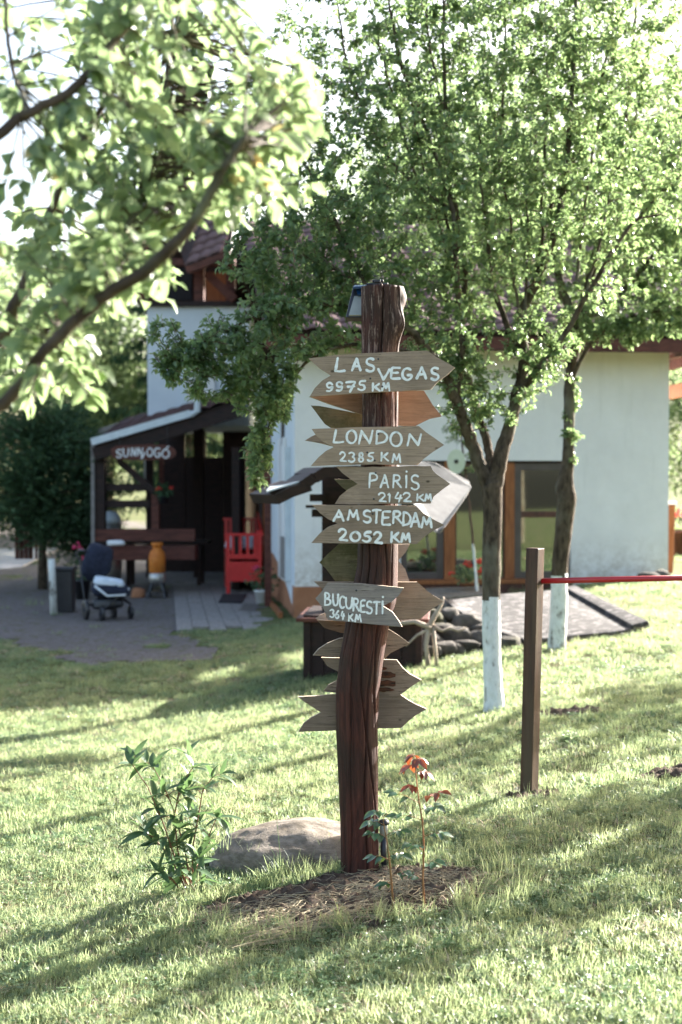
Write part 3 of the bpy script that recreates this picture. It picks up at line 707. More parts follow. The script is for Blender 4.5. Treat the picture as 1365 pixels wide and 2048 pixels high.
lettering(bl_, 'city_name', [('L', 350, 412, 1042, 1122), ('O', 432, 500, 1042, 1128), ('N', 515, 603, 1045, 1128), ('D', 628, 700, 1047, 1128), ('O', 716, 795, 1052, 1148), ('N', 830, 918, 1068, 1140)], 3.7, C1, SC)
lettering(bl_, 'distance_number', [('2', 390, 430, 1183, 1243), ('3', 450, 490, 1185, 1248), ('8', 512, 545, 1187, 1248), ('5', 572, 610, 1187, 1243)], 3.2, C1, SC)
lettering(bl_, 'distance_unit', [('K', 660, 705, 1187, 1240), ('M', 732, 784, 1197, 1250)], 3.2, C1, SC)
bp_ = board('sign_board', [(673, 933), (760, 934), (862, 932), (866, 941), (873, 948), (880, 953), (889, 959), (901, 968), (888, 977), (878, 985), (868, 993), (862, 1007), (760, 1008), (670, 1008), (680, 992), (697, 978), (716, 968), (700, 957), (685, 946)], 5.885, 'board', yaw=rad(-2), ragged=1.0, label='board with splintered tip lettered PARiS 2142 KM')
lettering(bp_, 'city_name', [('P', 582, 640, 152, 243), ('A', 655, 705, 162, 243), ('R', 737, 788, 162, 243), ('i', 812, 834, 137, 243), ('S', 850, 908, 162, 260)], 3.2, C2, SC)
lettering(bp_, 'distance_number', [('2', 642, 690, 277, 335), ('1', 702, 722, 277, 335), ('4', 747, 793, 277, 337), ('2', 802, 853, 277, 335)], 3.0, C2, SC)
lettering(bp_, 'distance_unit', [('K', 893, 935, 287, 330), ('M', 945, 984, 287, 330)], 3.0, C2, SC)
ba_ = board('sign_board', [(625, 1010), (730, 1010), (832, 1012), (848, 1027), (866, 1038), (889, 1050), (868, 1061), (850, 1073), (834, 1088), (730, 1087), (623, 1086), (640, 1067), (657, 1054), (676, 1047), (656, 1038), (640, 1026)], 5.882, 'board', yaw=rad(1), label='board lettered AMSTERDAM 2052 KM in white paint')
lettering(ba_, 'city_name', [('A', 350, 414, 392, 460), ('M', 442, 510, 392, 453), ('S', 540, 595, 392, 473), ('T', 605, 656, 388, 473), ('E', 665, 720, 397, 488), ('R', 737, 790, 397, 475), ('D', 802, 852, 405, 490), ('A', 852, 908, 410, 498), ('M', 922, 986, 438, 503)], 3.9, C2, SC)
lettering(ba_, 'distance_number', [('2', 382, 438, 513, 588), ('0', 457, 525, 532, 593), ('5', 542, 594, 532, 597), ('2', 612, 664, 532, 605)], 4.2, C2, SC)
lettering(ba_, 'distance_unit', [('K', 725, 775, 535, 597), ('M', 790, 846, 543, 597)], 4.2, C2, SC)
bb_ = board('sign_board', [(655, 1166), (720, 1167), (808, 1176), (797, 1192), (783, 1204), (766, 1212), (785, 1224), (797, 1240), (805, 1254), (730, 1247), (657, 1240), (646, 1215), (631, 1197), (643, 1184)], 5.872, 'board_grey', yaw=rad(-5), xc=738, label='grey board lettered BUCURESTi 364 KM, arrow to the left')
lettering(bb_, 'city_name', [('B', 293, 333, 928, 1008), ('U', 346, 380, 938, 1015), ('C', 388, 424, 950, 1028), ('U', 430, 470, 960, 1035), ('R', 478, 515, 965, 1045), ('E', 525, 555, 975, 1055), ('S', 562, 603, 982, 1065), ('T', 612, 650, 985, 1065), ('i', 656, 682, 952, 1062)], 3.3, C2, SC)
lettering(bb_, 'distance_number', [('3', 328, 355, 1037, 1088), ('6', 361, 386, 1045, 1095), ('4', 396, 420, 1050, 1100)], 2.8, C2, SC)
lettering(bb_, 'distance_unit', [('K', 449, 476, 1065, 1110), ('M', 490, 528, 1070, 1115)], 2.8, C2, SC)
# boards nailed to the back of the trunk
YB = 6.085
board('sign_board', [(620, 793), (660, 787), (800, 782), (848, 781), (857, 795), (866, 810), (884, 833), (860, 838), (845, 845), (830, 853), (797, 851), (722, 828), (660, 808)], 6.08, 'board_warm', yaw=rad(14), label='warm brown board behind the LAS VEGAS board')
board('sign_board', [(622, 811), (640, 812), (723, 828), (790, 846), (790, 856), (662, 856), (650, 848), (640, 835)], 6.12, 'board_moss', yaw=rad(-12), label='dark mossy board below the LAS VEGAS board')
board('sign_board', [(611, 881), (624, 873), (640, 866), (760, 868), (790, 885), (790, 905), (668, 893), (640, 886)], 6.10, 'board', yaw=rad(10))
board('sign_board', [(668, 958), (700, 959), (790, 965), (790, 990), (700, 986), (684, 974)], 6.09, 'board_moss', yaw=rad(-15))
board('sign_board', [(639, 1125), (655, 1109), (667, 1098), (680, 1086), (780, 1084), (780, 1166), (673, 1165), (662, 1150), (652, 1137)], 6.10, 'board_moss', yaw=rad(-10), label='dark mossy board below the AMSTERDAM board')
board('sign_board', [(740, 1089), (821, 1088), (811, 1106), (797, 1121), (811, 1138), (820, 1164), (740, 1164)], 6.13, 'board_grey', yaw=rad(26))
board('sign_board', [(628, 1163), (700, 1164), (835, 1164), (850, 1177), (866, 1190), (888, 1203), (862, 1220), (840, 1239), (690, 1240), (652, 1236), (660, 1190), (645, 1178)], 6.09, 'board', yaw=rad(3), label='right pointing board behind the BUCURESTi board')
board('sign_board', [(631, 1237), (640, 1230), (652, 1225), (760, 1230), (760, 1246), (655, 1244)], 6.12, 'board_grey', yaw=rad(-6))
board('sign_board', [(635, 1240), (650, 1241), (770, 1243), (770, 1268), (700, 1268), (680, 1265), (650, 1256)], 6.14, 'board_warm', yaw=rad(8))
board('sign_board', [(627, 1311), (638, 1298), (655, 1287), (679, 1277), (779, 1259), (800, 1272), (820, 1287), (800, 1297), (782, 1306), (768, 1319), (700, 1314)], 6.10, 'board', yaw=rad(5))
bk_ = board('sign_board', [(643, 1315), (700, 1317), (794, 1320), (806, 1336), (820, 1348), (843, 1360), (822, 1374), (798, 1392), (700, 1389), (647, 1383), (657, 1370), (673, 1362), (680, 1345), (672, 1341), (655, 1332)], 6.085, 'board', yaw=rad(-3), label='board with dark burnt knots on the lower trunk')
kn = MB()
for cx, cy, rx, ry in ((772, 1350, 26, 7), (775, 1367, 30, 7), (768, 1379, 22, 5), (762, 1337, 14, 4)):
    ring = [at(cx + rx * math.cos(a) * R.uniform(.7, 1.1), cy + ry * math.sin(a) * R.uniform(.7, 1.1), 6.0) for a in np.linspace(0, 2 * PI, 17)[:-1]]
    ring = [at(682.5 + (p.x / (p.y)) * FPX, 1024, 6) for p in ring] if False else ring
    fr = []
    for p in ring:
        Yp = 6.085 + math.tan(rad(-3)) * 0.03 - .0022; s = (Yp) / p.y; fr.append(Vector((p.x * s, Yp, CAMZ + (p.z - CAMZ) * s)))
    kn.add(fr + [p + Vector((0, .003, 0)) for p in fr], [tuple(range(16)), tuple(reversed(range(16, 32)))] + [(i, (i + 1) % 16, 16 + (i + 1) % 16, 16 + i) for i in range(16)])
M['knot'] = rough_mat('burnt_knot', (0.012, 0.006, 0.004), (0.13, 0.035, 0.012), 30, 0.4, 0.4, 0.003, (1, 1, 4))
sub(kn.obj('knot', 'knot', None), bk_)
board('sign_board', [(596, 1394), (634, 1392), (672, 1389), (760, 1388), (801, 1389), (818, 1401), (835, 1410), (854, 1418), (832, 1431), (818, 1442), (803, 1456), (730, 1458), (672, 1461), (597, 1464), (608, 1447), (623, 1435), (643, 1425), (628, 1416), (610, 1404)], 6.082, 'board', yaw=rad(1), label='lowest board, pointing right, blank on this side')
nl = MB()
nme = None
for (px, py) in ((757, 718), (765, 773), (757, 868), (750, 921), (752, 946), (748, 998), (746, 1028), (744, 1073), (713, 1181), (700, 1228), (741, 757), (735, 905)):
    if nme is None:
        nl.lathe([(0.0042, 0), (0.004, -.0015), (0.0015, -.0025)], (0, 0, 0), 10, 'Y'); o = nl.obj('nail', 'black', None); nme = o.data
    else: o = bpy.data.objects.new('nail', nme); col.objects.link(o)
    o.parent = sp; o.location = at(px, py, 5.876 if py < 1100 else 5.864) - sp.location
# solar floodlight on the top
fl = thing('solar_floodlight', 'black solar floodlight with blue rim fixed on the top of the signpost', 'lamp', at(745, 575, 6.02))
def quadprism(mb, px4, Y4, th):
    q = [at(a, b, c) for (a, b), c in zip(px4, Y4)]
    nrm_ = (q[1] - q[0]).cross(q[2] - q[0]).normalized()
    if nrm_.y > 0: nrm_ = -nrm_
    n = len(q)
    mb.add(q + [p - nrm_ * th for p in q], [tuple(range(n)), tuple(reversed(range(n, 2 * n)))] + [(i, (i + 1) % n, n + (i + 1) % n, n + i) for i in range(n)])
f = MB(); quadprism(f, [(706, 574), (768, 574), (772, 634), (692, 634)], [6.10, 6.10, 6.0, 6.0], 0.03); bevel(f.obj('housing', 'black', fl), .004)
f = MB(); quadprism(f, [(709, 592), (766, 592), (768, 630), (698, 630)], [6.069, 6.069, 5.998, 5.998], 0.01); f.obj('lens', 'lens', fl)
f = MB(); quadprism(f, [(712, 575), (750, 575), (748, 588), (716, 588)], [6.085, 6.085, 6.055, 6.055], 0.012); f.obj('blue_film', 'blue', fl)
f = MB(); f.slab([at(706, 573, 6.05), at(745, 571, 6.05), at(745, 569, 6.16), at(708, 570, 6.16)], .012); bevel(f.obj('solar_panel', 'blue', fl), .003)
f = MB(); p = at(755, 570, 6.03); f.box(p, (.034, .03, .022)); f.box(p + Vector((0, 0, .014)), (.026, .05, .012)); f.tube([p + Vector((-.045, 0, .003)), p + Vector((.045, 0, .003))], .006, 8); f.tube([p + Vector((-.02, -.0, .016)), p + Vector((.026, 0, .016))], .0075, 8)
f.beam(p + Vector((-.02, 0, -.008)), p + Vector((.05, 0, -.008)), .03, .004); bevel(f.obj('bracket', 'black', fl), .002)

# ------------------------------------------------------------------ boulder, garden light
bo = MB()
def boulder(c, size, seed, n=26, m=16, flat=0.0, under=0.0, lump=1.0):
    V = []; F = []
    for j in range(m + 1):
        th = PI * j / m
        for k in range(n):
            a = 2 * PI * k / n; d = Vector((math.sin(th) * math.cos(a), math.sin(th) * math.sin(a), math.cos(th)))
            s = 1 + lump * 0.22 * mnoise.noise(d * 1.1 + Vector((seed, 0, 0))) + 0.10 * lump * mnoise.noise(d * 3 + Vector((0, seed, 0))) + 0.035 * mnoise.noise(d * 8 + Vector((0, 0, seed)))
            sgn = lambda v, e: math.copysign(abs(v) ** e, v)
            p = Vector((sgn(d.x, 1 - flat), sgn(d.y, 1 - flat), sgn(d.z, 1 - flat))) * s
            if under and p.z < 0.15: p.x *= 1 - under * (0.15 - p.z) * .6; p.y *= 1 - under * (0.15 - p.z)
            V.append((c[0] + p.x * size[0], c[1] + p.y * size[1], c[2] + p.z * size[2]))
    for j in range(m):
        for k in range(n): F.append((j * n + k, (j + 1) * n + k, (j + 1) * n + (k + 1) % n, j * n + (k + 1) % n))
    return V, F
pb = gpt(575, 1742)
V, F = boulder((pb.x + .07, pb.y + .27, pb.z - .02), (0.41, 0.30, 0.168), 4.2, 80, 50, 0.0, 0, .6)
bo.add(V, F); o = bo.obj('boulder', 'rock', None, True); tag(o, 'large flat grey boulder lying left of the signpost foot', 'boulder')
gl = thing('garden_light', 'thin black stake light standing just right of the signpost foot', 'lamp', gpt(768, 1738))
p = gl.location.copy(); f = MB(); f.tube([p - Vector((0, 0, .03)), p + Vector((0, 0, .15))], [.012, .014], 10); f.obj('stake', 'black', gl, True)
f = MB(); f.lathe([(.016, .14), (.017, .185), (.012, .19)], p, 14); f.obj('lantern', 'lens', gl, True)
f = MB(); f.lathe([(.022, .19), (.024, .195), (.020, .207), (.006, .212)], p, 18); f.obj('cap', 'black', gl, True)

# ------------------------------------------------------------------ soil clods and hay round the post
cl = MB(); r2 = random.Random(3)
cnt = 0
while cnt < 900:
    x = r2.uniform(-.65, .75); y = r2.uniform(5.0, 6.3)
    if bare(x, y) > 1.02: continue
    s = r2.choice((.005, .007, .010, .016)) * r2.uniform(.7, 1.3)
    z = gz(x, y) + relief(x, y) + .008
    P = [(x + s * r2.uniform(.6, 1.3) * a, y + s * r2.uniform(.6, 1.3) * b, z + s * r2.uniform(.5, 1) * c) for a, b, c in ((1, 0, 0), (0, 1, 0), (-1, 0, 0), (0, -1, 0), (0, 0, 1.1), (0, 0, -.6))]
    cl.add(P, [(0, 1, 4), (1, 2, 4), (2, 3, 4), (3, 0, 4), (1, 0, 5), (2, 1, 5), (3, 2, 5), (0, 3, 5)]); cnt += 1
o = cl.obj('soil_clods', 'soil', None, True); stuff(o); tag(o, 'crumbled dark soil clods in the bed round the signpost', 'soil')
hy_ = MB()
def straw(x, y, a, L, z0, r):
    p = []
    for i in range(4):
        t = i / 3; p.append((x + math.cos(a + .5 * (t - .5) * r.uniform(-1, 1)) * L * t, y + math.sin(a) * L * t, gz(x, y) + relief(x, y) + z0 + .012 * math.sin(PI * t) * r.random()))
    hy_.tube(p, .0011 * r.uniform(.7, 1.3), 3, False)
for _ in range(1500):
    while True:
        q = r2.random()
        if q < .6: x, y = r2.gauss(.26, .17), r2.gauss(5.62, .13)
        else: x, y = r2.gauss(-.22, .14), r2.gauss(5.45, .14)
        if bare(x, y) < 1.15: break
    straw(x, y, r2.uniform(0, 2 * PI), r2.uniform(.04, .13), r2.uniform(.008, .026), r2)
for _ in range(170):                       # long swathe of cut stalks
    t = r2.random(); x = -.42 + .5 * t + r2.gauss(0, .03); y = 5.12 + .28 * t + r2.gauss(0, .035)
    straw(x, y, rad(30) + r2.gauss(0, .3), r2.uniform(.12, .28), r2.uniform(.012, .035), r2)
o = hy_.obj('hay', 'hay', None); stuff(o); tag(o, 'dry cut grass stalks strewn round the signpost foot', 'hay')
# ------------------------------------------------------------------ peony and roses
pm = [one_leaf_mesh('peony_leaf', 'peony', .120, .034, .35, .22, 7), one_leaf_mesh('peony_leaf_b', 'peony', .105, .026, .2, .05, 7), one_leaf_mesh('peony_leaf_c', 'peony', .11, .036, .25, .45, 7)]
def whorl(parent, p, d, n, L, spread, r, meshes, up=(0, 0, 1)):
    L *= .95
    d = Vector(d).normalized(); x = d.orthogonal().normalized(); y = d.cross(x)
    for k in range(n):
        a = 2 * PI * k / n + r.uniform(-.4, .4)
        dd = d * math.cos(spread) + (x * math.cos(a) + y * math.sin(a)) * math.sin(spread)
        dd += Vector((r.uniform(-.2, .2), r.uniform(-.2, .2), r.uniform(-.3, .15)))
        place_leaf(r.choice(meshes), Vector(p), dd, Vector((r.uniform(-.5, .5), r.uniform(-.5, .5), 1)), L * r.uniform(.75, 1.15), parent)
r3 = random.Random(21)
base = gpt(378, 1785); pe = thing('peony_plant', 'tall peony with long green leaves on reddish stems left of the boulder', 'plant', base)
Yp = base.y
stems = [  # (pixel path, depth offsets)
 [(378, 1785), (352, 1720), (330, 1650), (295, 1575), (264, 1530)], [(380, 1786), (358, 1700), (345, 1620), (330, 1570), (305, 1535)],
 [(382, 1784), (372, 1700), (352, 1630), (362, 1570), (385, 1535)], [(384, 1784), (384, 1700), (395, 1630), (408, 1580), (425, 1555)],
 [(380, 1785), (398, 1720), (420, 1660), (432, 1635)], [(374, 1785), (340, 1715), (310, 1675), (290, 1665)], [(388, 1782), (392, 1755), (388, 1728), (390, 1722)], [(372, 1785), (345, 1760), (322, 1745)]]
for si, st in enumerate(stems):
    dy = r3.uniform(-.16, .16) if si < 6 else -.1
    P = [at(x + r3.uniform(-3, 3), y, Yp + dy * (i / (len(st) - 1)) ** 1.2) if i else base + Vector((r3.uniform(-.03, .03), r3.uniform(-.03, .03), -.01)) for i, (x, y) in enumerate(st)]
    mb = MB(); mb.tube(P, [.0042 - .0022 * i / (len(P) - 1) for i in range(len(P))], 6)
    # leaf stalks
    for i in range(1, len(P)):
        nseg = 3 if i < len(P) - 1 else 1
        for q in range(nseg):
            t = r3.random(); o_ = P[i - 1].lerp(P[i], .35 + .6 * t) if i < len(P) - 1 else P[i]
            sd_ = Vector((r3.uniform(-1, 1), r3.uniform(-1, 1), r3.uniform(.1, .7))).normalized()
            if i == 1 and si not in (6, 7): 
                if r3.random() < .7: continue
            e = o_ + sd_ * r3.uniform(.03, .07); mb.tube([o_, o_.lerp(e, .5) + Vector((0, 0, .006)), e], [.002, .0016, .0012], 4)
            whorl(pe, e, sd_ + Vector((0, 0, .1)), r3.choice((3, 3, 4)), .93, rad(42), r3, pm)
    whorl(pe, P[-1], (P[-1] - P[-2]).normalized() + Vector((0, 0, .3)), 6, 1.0, rad(55), r3, pm)
    mb.obj('stem', 'peony_stem' if 'peony_stem' in M else M.setdefault('peony_stem', rough_mat('peony_stem', (.16, .06, .035), (.26, .13, .07), 20, .5)), pe, True)
rm = [one_leaf_mesh('rose_leaf', 'rose', .042, .026, .3, .18, 6), one_leaf_mesh('rose_leaf_b', 'rose', .036, .024, .45, .3, 6)]
rr_ = [one_leaf_mesh('rose_leaf_red', 'rose_red', .042, .022, .3, .35, 6)]
M['rose_stem'] = rough_mat('rose_stem', (.17, .12, .05), (.34, .14, .06), 12, .45)
def rose(label, basepx, path, nodes, seed, redtop):
    r = random.Random(seed); b0 = gpt(*basepx); t_ = thing('rose_shoot', label, 'plant', b0)
    P = [b0 - Vector((0, 0, .01))] + [at(x, y, b0.y + r.uniform(-.015, .015)) for x, y in path]
    mb = MB(); mb.tube(P, [.0046 - .003 * i / (len(P) - 1) for i in range(len(P))], 7)
    for k in range(22):     # thorns
        i = r.randrange(len(P) - 1); o_ = P[i].lerp(P[i + 1], r.random()); a = r.uniform(0, 2 * PI); e = o_ + Vector((math.cos(a) * .008, math.sin(a) * .008, -.002)); mb.tube([o_, e], [.0016, .0002], 4)
    for (x, y, side, ln, red) in nodes:
        o_ = min((P[i].lerp(P[i + 1], q / 6) for i in range(len(P) - 1) for q in range(7)), key=lambda p: abs(p.z - at(x, y, b0.y).z))
        e = at(x + side * ln, y - abs(ln) * .35 * r.uniform(.3, 1.2), b0.y + r.uniform(-.07, .07))
        mid = o_.lerp(e, .55) + Vector((0, 0, .008)); mb.tube([o_, mid, e], [.0016, .0013, .0009], 4)
        ms = rr_ if red else rm; d = (e - mid).normalized(); s = r.uniform(1.05, 1.4)
        place_leaf(r.choice(ms), e, d + Vector((0, r.uniform(-.3, .3), r.uniform(-.35, .1))), Vector((r.uniform(-.3, .3), -.35, 1)), s, t_)
        for q in (.45, .85):
            for sg in (-1, 1):
                b = o_.lerp(e, q); sd_ = d.cross(Vector((0, 0, 1))).normalized() * sg
                place_leaf(r.choice(ms), b + Vector((0, 0, .003)), sd_ + d * .6 + Vector((0, 0, r.uniform(-.5, .25))), Vector((r.uniform(-.4, .4), -.3, 1)), s * .88, t_)
    mb.obj('stem', 'rose_stem', t_, True)
    return t_
rose('taller rose shoot with copper red top leaves right of the signpost', (850, 1822), [(846, 1760), (848, 1690), (845, 1640), (838, 1600), (833, 1555), (830, 1525), (828, 1502)],
     [(846, 1755, -1, 22, 0), (848, 1735, 1, 26, 0), (848, 1700, -1, 26, 0), (847, 1672, 1, 38, 0), (846, 1645, -1, 50, 0), (843, 1622, 1, 30, 0), (840, 1605, -1, 52, 0), (838, 1598, 1, 44, 1), (834, 1575, -1, 14, 1), (832, 1548, 1, 20, 1), (831, 1535, -1, 16, 1), (829, 1520, 1, 10, 1), (829, 1512, -1, 6, 1)], 5, True)
rose('shorter rose shoot with glossy green leaves beside the signpost foot', (787, 1826), [(784, 1770), (779, 1720), (774, 1680), (769, 1655), (765, 1625)],
     [(784, 1770, -1, 14, 0), (783, 1755, 1, 28, 0), (778, 1718, -1, 30, 0), (777, 1712, 1, 26, 0), (773, 1675, -1, 26, 0), (772, 1670, 1, 30, 0), (769, 1650, -1, 26, 0), (766, 1632, 1, 16, 0), (765, 1626, -1, 14, 0)], 9, False)
b0 = gpt(562, 1745); ts = thing('seed_grass', 'single tall flowering grass stalk in front of the boulder', 'plant', b0)
mb = MB(); P = [b0, at(560, 1700, b0.y), at(553, 1630, b0.y), at(543, 1590, b0.y), at(522, 1553, b0.y)]; mb.tube(P, [.0016, .0014, .0012, .001, .0006], 4); mb.obj('stalk', 'clover', ts)
mb = MB()
for k in range(26):
    p = at(556 - k * .6, 1640 - k * 1.9, b0.y); a = R.uniform(0, 6.28); mb.tube([p, p + Vector((math.cos(a) * .005, math.sin(a) * .005, .009))], [.0012, .0003], 3)
mb.obj('seed_head', 'hay', ts)
for (px, py, hh) in ((450, 1735, 80), (655, 1722, 60), (610, 1765, 55), (505, 1740, 60)):
    b1 = gpt(px, py); t2 = thing('grass_clump', {450: 'clump of broad grass blades between peony and boulder', 655: 'grass clump at the right front of the boulder', 610: 'grass clump growing in the hay on the bare bed', 505: 'grass clump at the left front of the boulder'}[px], 'plant', b1, 'loose grass clumps by the boulder')
    V = []; F = []
    for k in range(16):
        a = R.uniform(0, 6.28); h = hh / FPX * b1.y * R.uniform(.5, 1.1); ln = R.uniform(.15, .6) * h; w2 = R.uniform(.0015, .003); n0 = len(V); bx, by = b1.x + R.uniform(-.03, .03), b1.y + R.uniform(-.03, .03); ux, uy = -math.sin(a), math.cos(a)
        for i in range(5):
            t = i / 4; ww = w2 * (1 - t * .95); V += [(bx + math.cos(a) * ln * t * t + ux * ww, by + math.sin(a) * ln * t * t + uy * ww, b1.z + h * t), (bx + math.cos(a) * ln * t * t - ux * ww, by + math.sin(a) * ln * t * t - uy * ww, b1.z + h * t)]
            if i: F.append((n0 + 2 * i - 2, n0 + 2 * i - 1, n0 + 2 * i + 1, n0 + 2 * i))
    fastmesh('blades', np.array(V), np.array(F), 'grass', t2)

# ------------------------------------------------------------------ exercise bar: two posts and a red tube
pbase = gpt(1058, 1588)
eb = thing('exercise_bar', 'low red horizontal bar between square brown wooden posts', 'exercise bar', pbase)
YB_ = pbase.y
def sqpost(bx, by, tx, ty, Y, wid, dep, rotz):
    a = at(bx, by, Y) - Vector((0, 0, .03)); b = at(tx, ty, Y); ln = b - a
    z = ln.normalized(); x = Vector((math.cos(rotz), math.sin(rotz), 0)); x = (x - z * x.dot(z)).normalized(); y = z.cross(x)
    mb = MB(); mb.box((a + b) / 2, (wid, dep, ln.length), Matrix((x, y, z)).transposed()); return mb, a, b
mb, a_, b_2 = sqpost(1058, 1590, 1071, 1096, YB_, .068, .068, rad(-38)); o = mb.obj('post', 'stain_old', eb); bevel(o, .004)
Q = at(1087, 1162, YB_ + .0); far = at(1420, 1154, YB_ - .12); 
mb = MB(); mb.tube([Q + Vector((-.02, 0, 0)), far + Vector((.05, -.01, 0))], .0145, 18); mb.obj('bar', 'redbar', eb, True)
p2 = Vector((far.x + .04, far.y, 0)); mb = MB(); mb.box((p2.x, p2.y, gz(p2.x, p2.y) + .6), (.07, .07, 1.25), Matrix.Rotation(rad(-38), 3, 'Z')); bevel(mb.obj('post', 'stain_old', eb), .004)
# gravel at the foot
cl = MB()
for _ in range(420):
    a = R.uniform(0, 6.28); d = .15 * math.sqrt(R.random()); x = pbase.x + d * 1.3 * math.cos(a); y = pbase.y + d * math.sin(a); s = R.uniform(.004, .010); z = gz(x, y) + relief(x, y) + .008
    cl.add([(x + s * q[0] * R.uniform(.7, 1.2), y + s * q[1] * R.uniform(.7, 1.2), z + s * q[2] * .8) for q in ((1, 0, 0), (0, 1, 0), (-1, 0, 0), (0, -1, 0), (0, 0, 1), (0, 0, -.6))], [(0, 1, 4), (1, 2, 4), (2, 3, 4), (3, 0, 4), (1, 0, 5), (2, 1, 5), (3, 2, 5), (0, 3, 5)])
o = cl.obj('gravel', 'gravel', None); stuff(o); tag(o, 'grey gravel round the foot of the square bar post', 'gravel')

# ------------------------------------------------------------------ trees
def tube_arrays(segs, n=5):
    """segs: list of (pts array (k,3), radii (k,))"""
    VV = []; FF = []; off = 0
    for P, rr in segs:
        P = np.asarray(P, float); k = len(P); d = np.gradient(P, axis=0); d = nrm(d)
        ref = np.array([0.3, 0.2, 0.9]) if abs(d[0] @ nrm(np.array([.3, .2, .9]))) < .9 else np.array([1.0, 0, 0])
        x = nrm(ref - d * (d @ ref)[:, None]); y = np.cross(d, x)
        a = np.arange(n) * 2 * PI / n
        V = P[:, None, :] + (x[:, None, :] * np.cos(a)[None, :, None] + y[:, None, :] * np.sin(a)[None, :, None]) * np.asarray(rr)[:, None, None]
        VV.append(V.reshape(-1, 3))
        i = (np.arange(k - 1) * n)[:, None]; j = np.arange(n)[None, :]; j2 = (j + 1) % n
        FF.append(np.stack([i + j, i + j2, i + n + j2, i + n + j], -1).reshape(-1, 4) + off); off += k * n
    return np.concatenate(VV), np.concatenate(FF)
def smooth_path(P, rr, per=5, wob=0.0, rs=None):
    P = np.asarray(P, float); k = len(P); t = np.linspace(0, k - 1, (k - 1) * per + 1); out = np.zeros((len(t), 3))
    Pe = np.vstack([2 * P[0] - P[1], P, 2 * P[-1] - P[-2]])
    for i, u in enumerate(t):
        a = min(int(u), k - 2); f = u - a; p0, p1, p2, p3 = Pe[a], Pe[a + 1], Pe[a + 2], Pe[a + 3]
        out[i] = 0.5 * ((2 * p1) + (-p0 + p2) * f + (2 * p0 - 5 * p1 + 4 * p2 - p3) * f * f + (-p0 + 3 * p1 - 3 * p2 + p3) * f ** 3)
    if wob: 
        w_ = (rs.rand(*out.shape) - .5) * wob; w_[0] = 0; out += w_
    return out, np.interp(t, np.arange(k), rr)
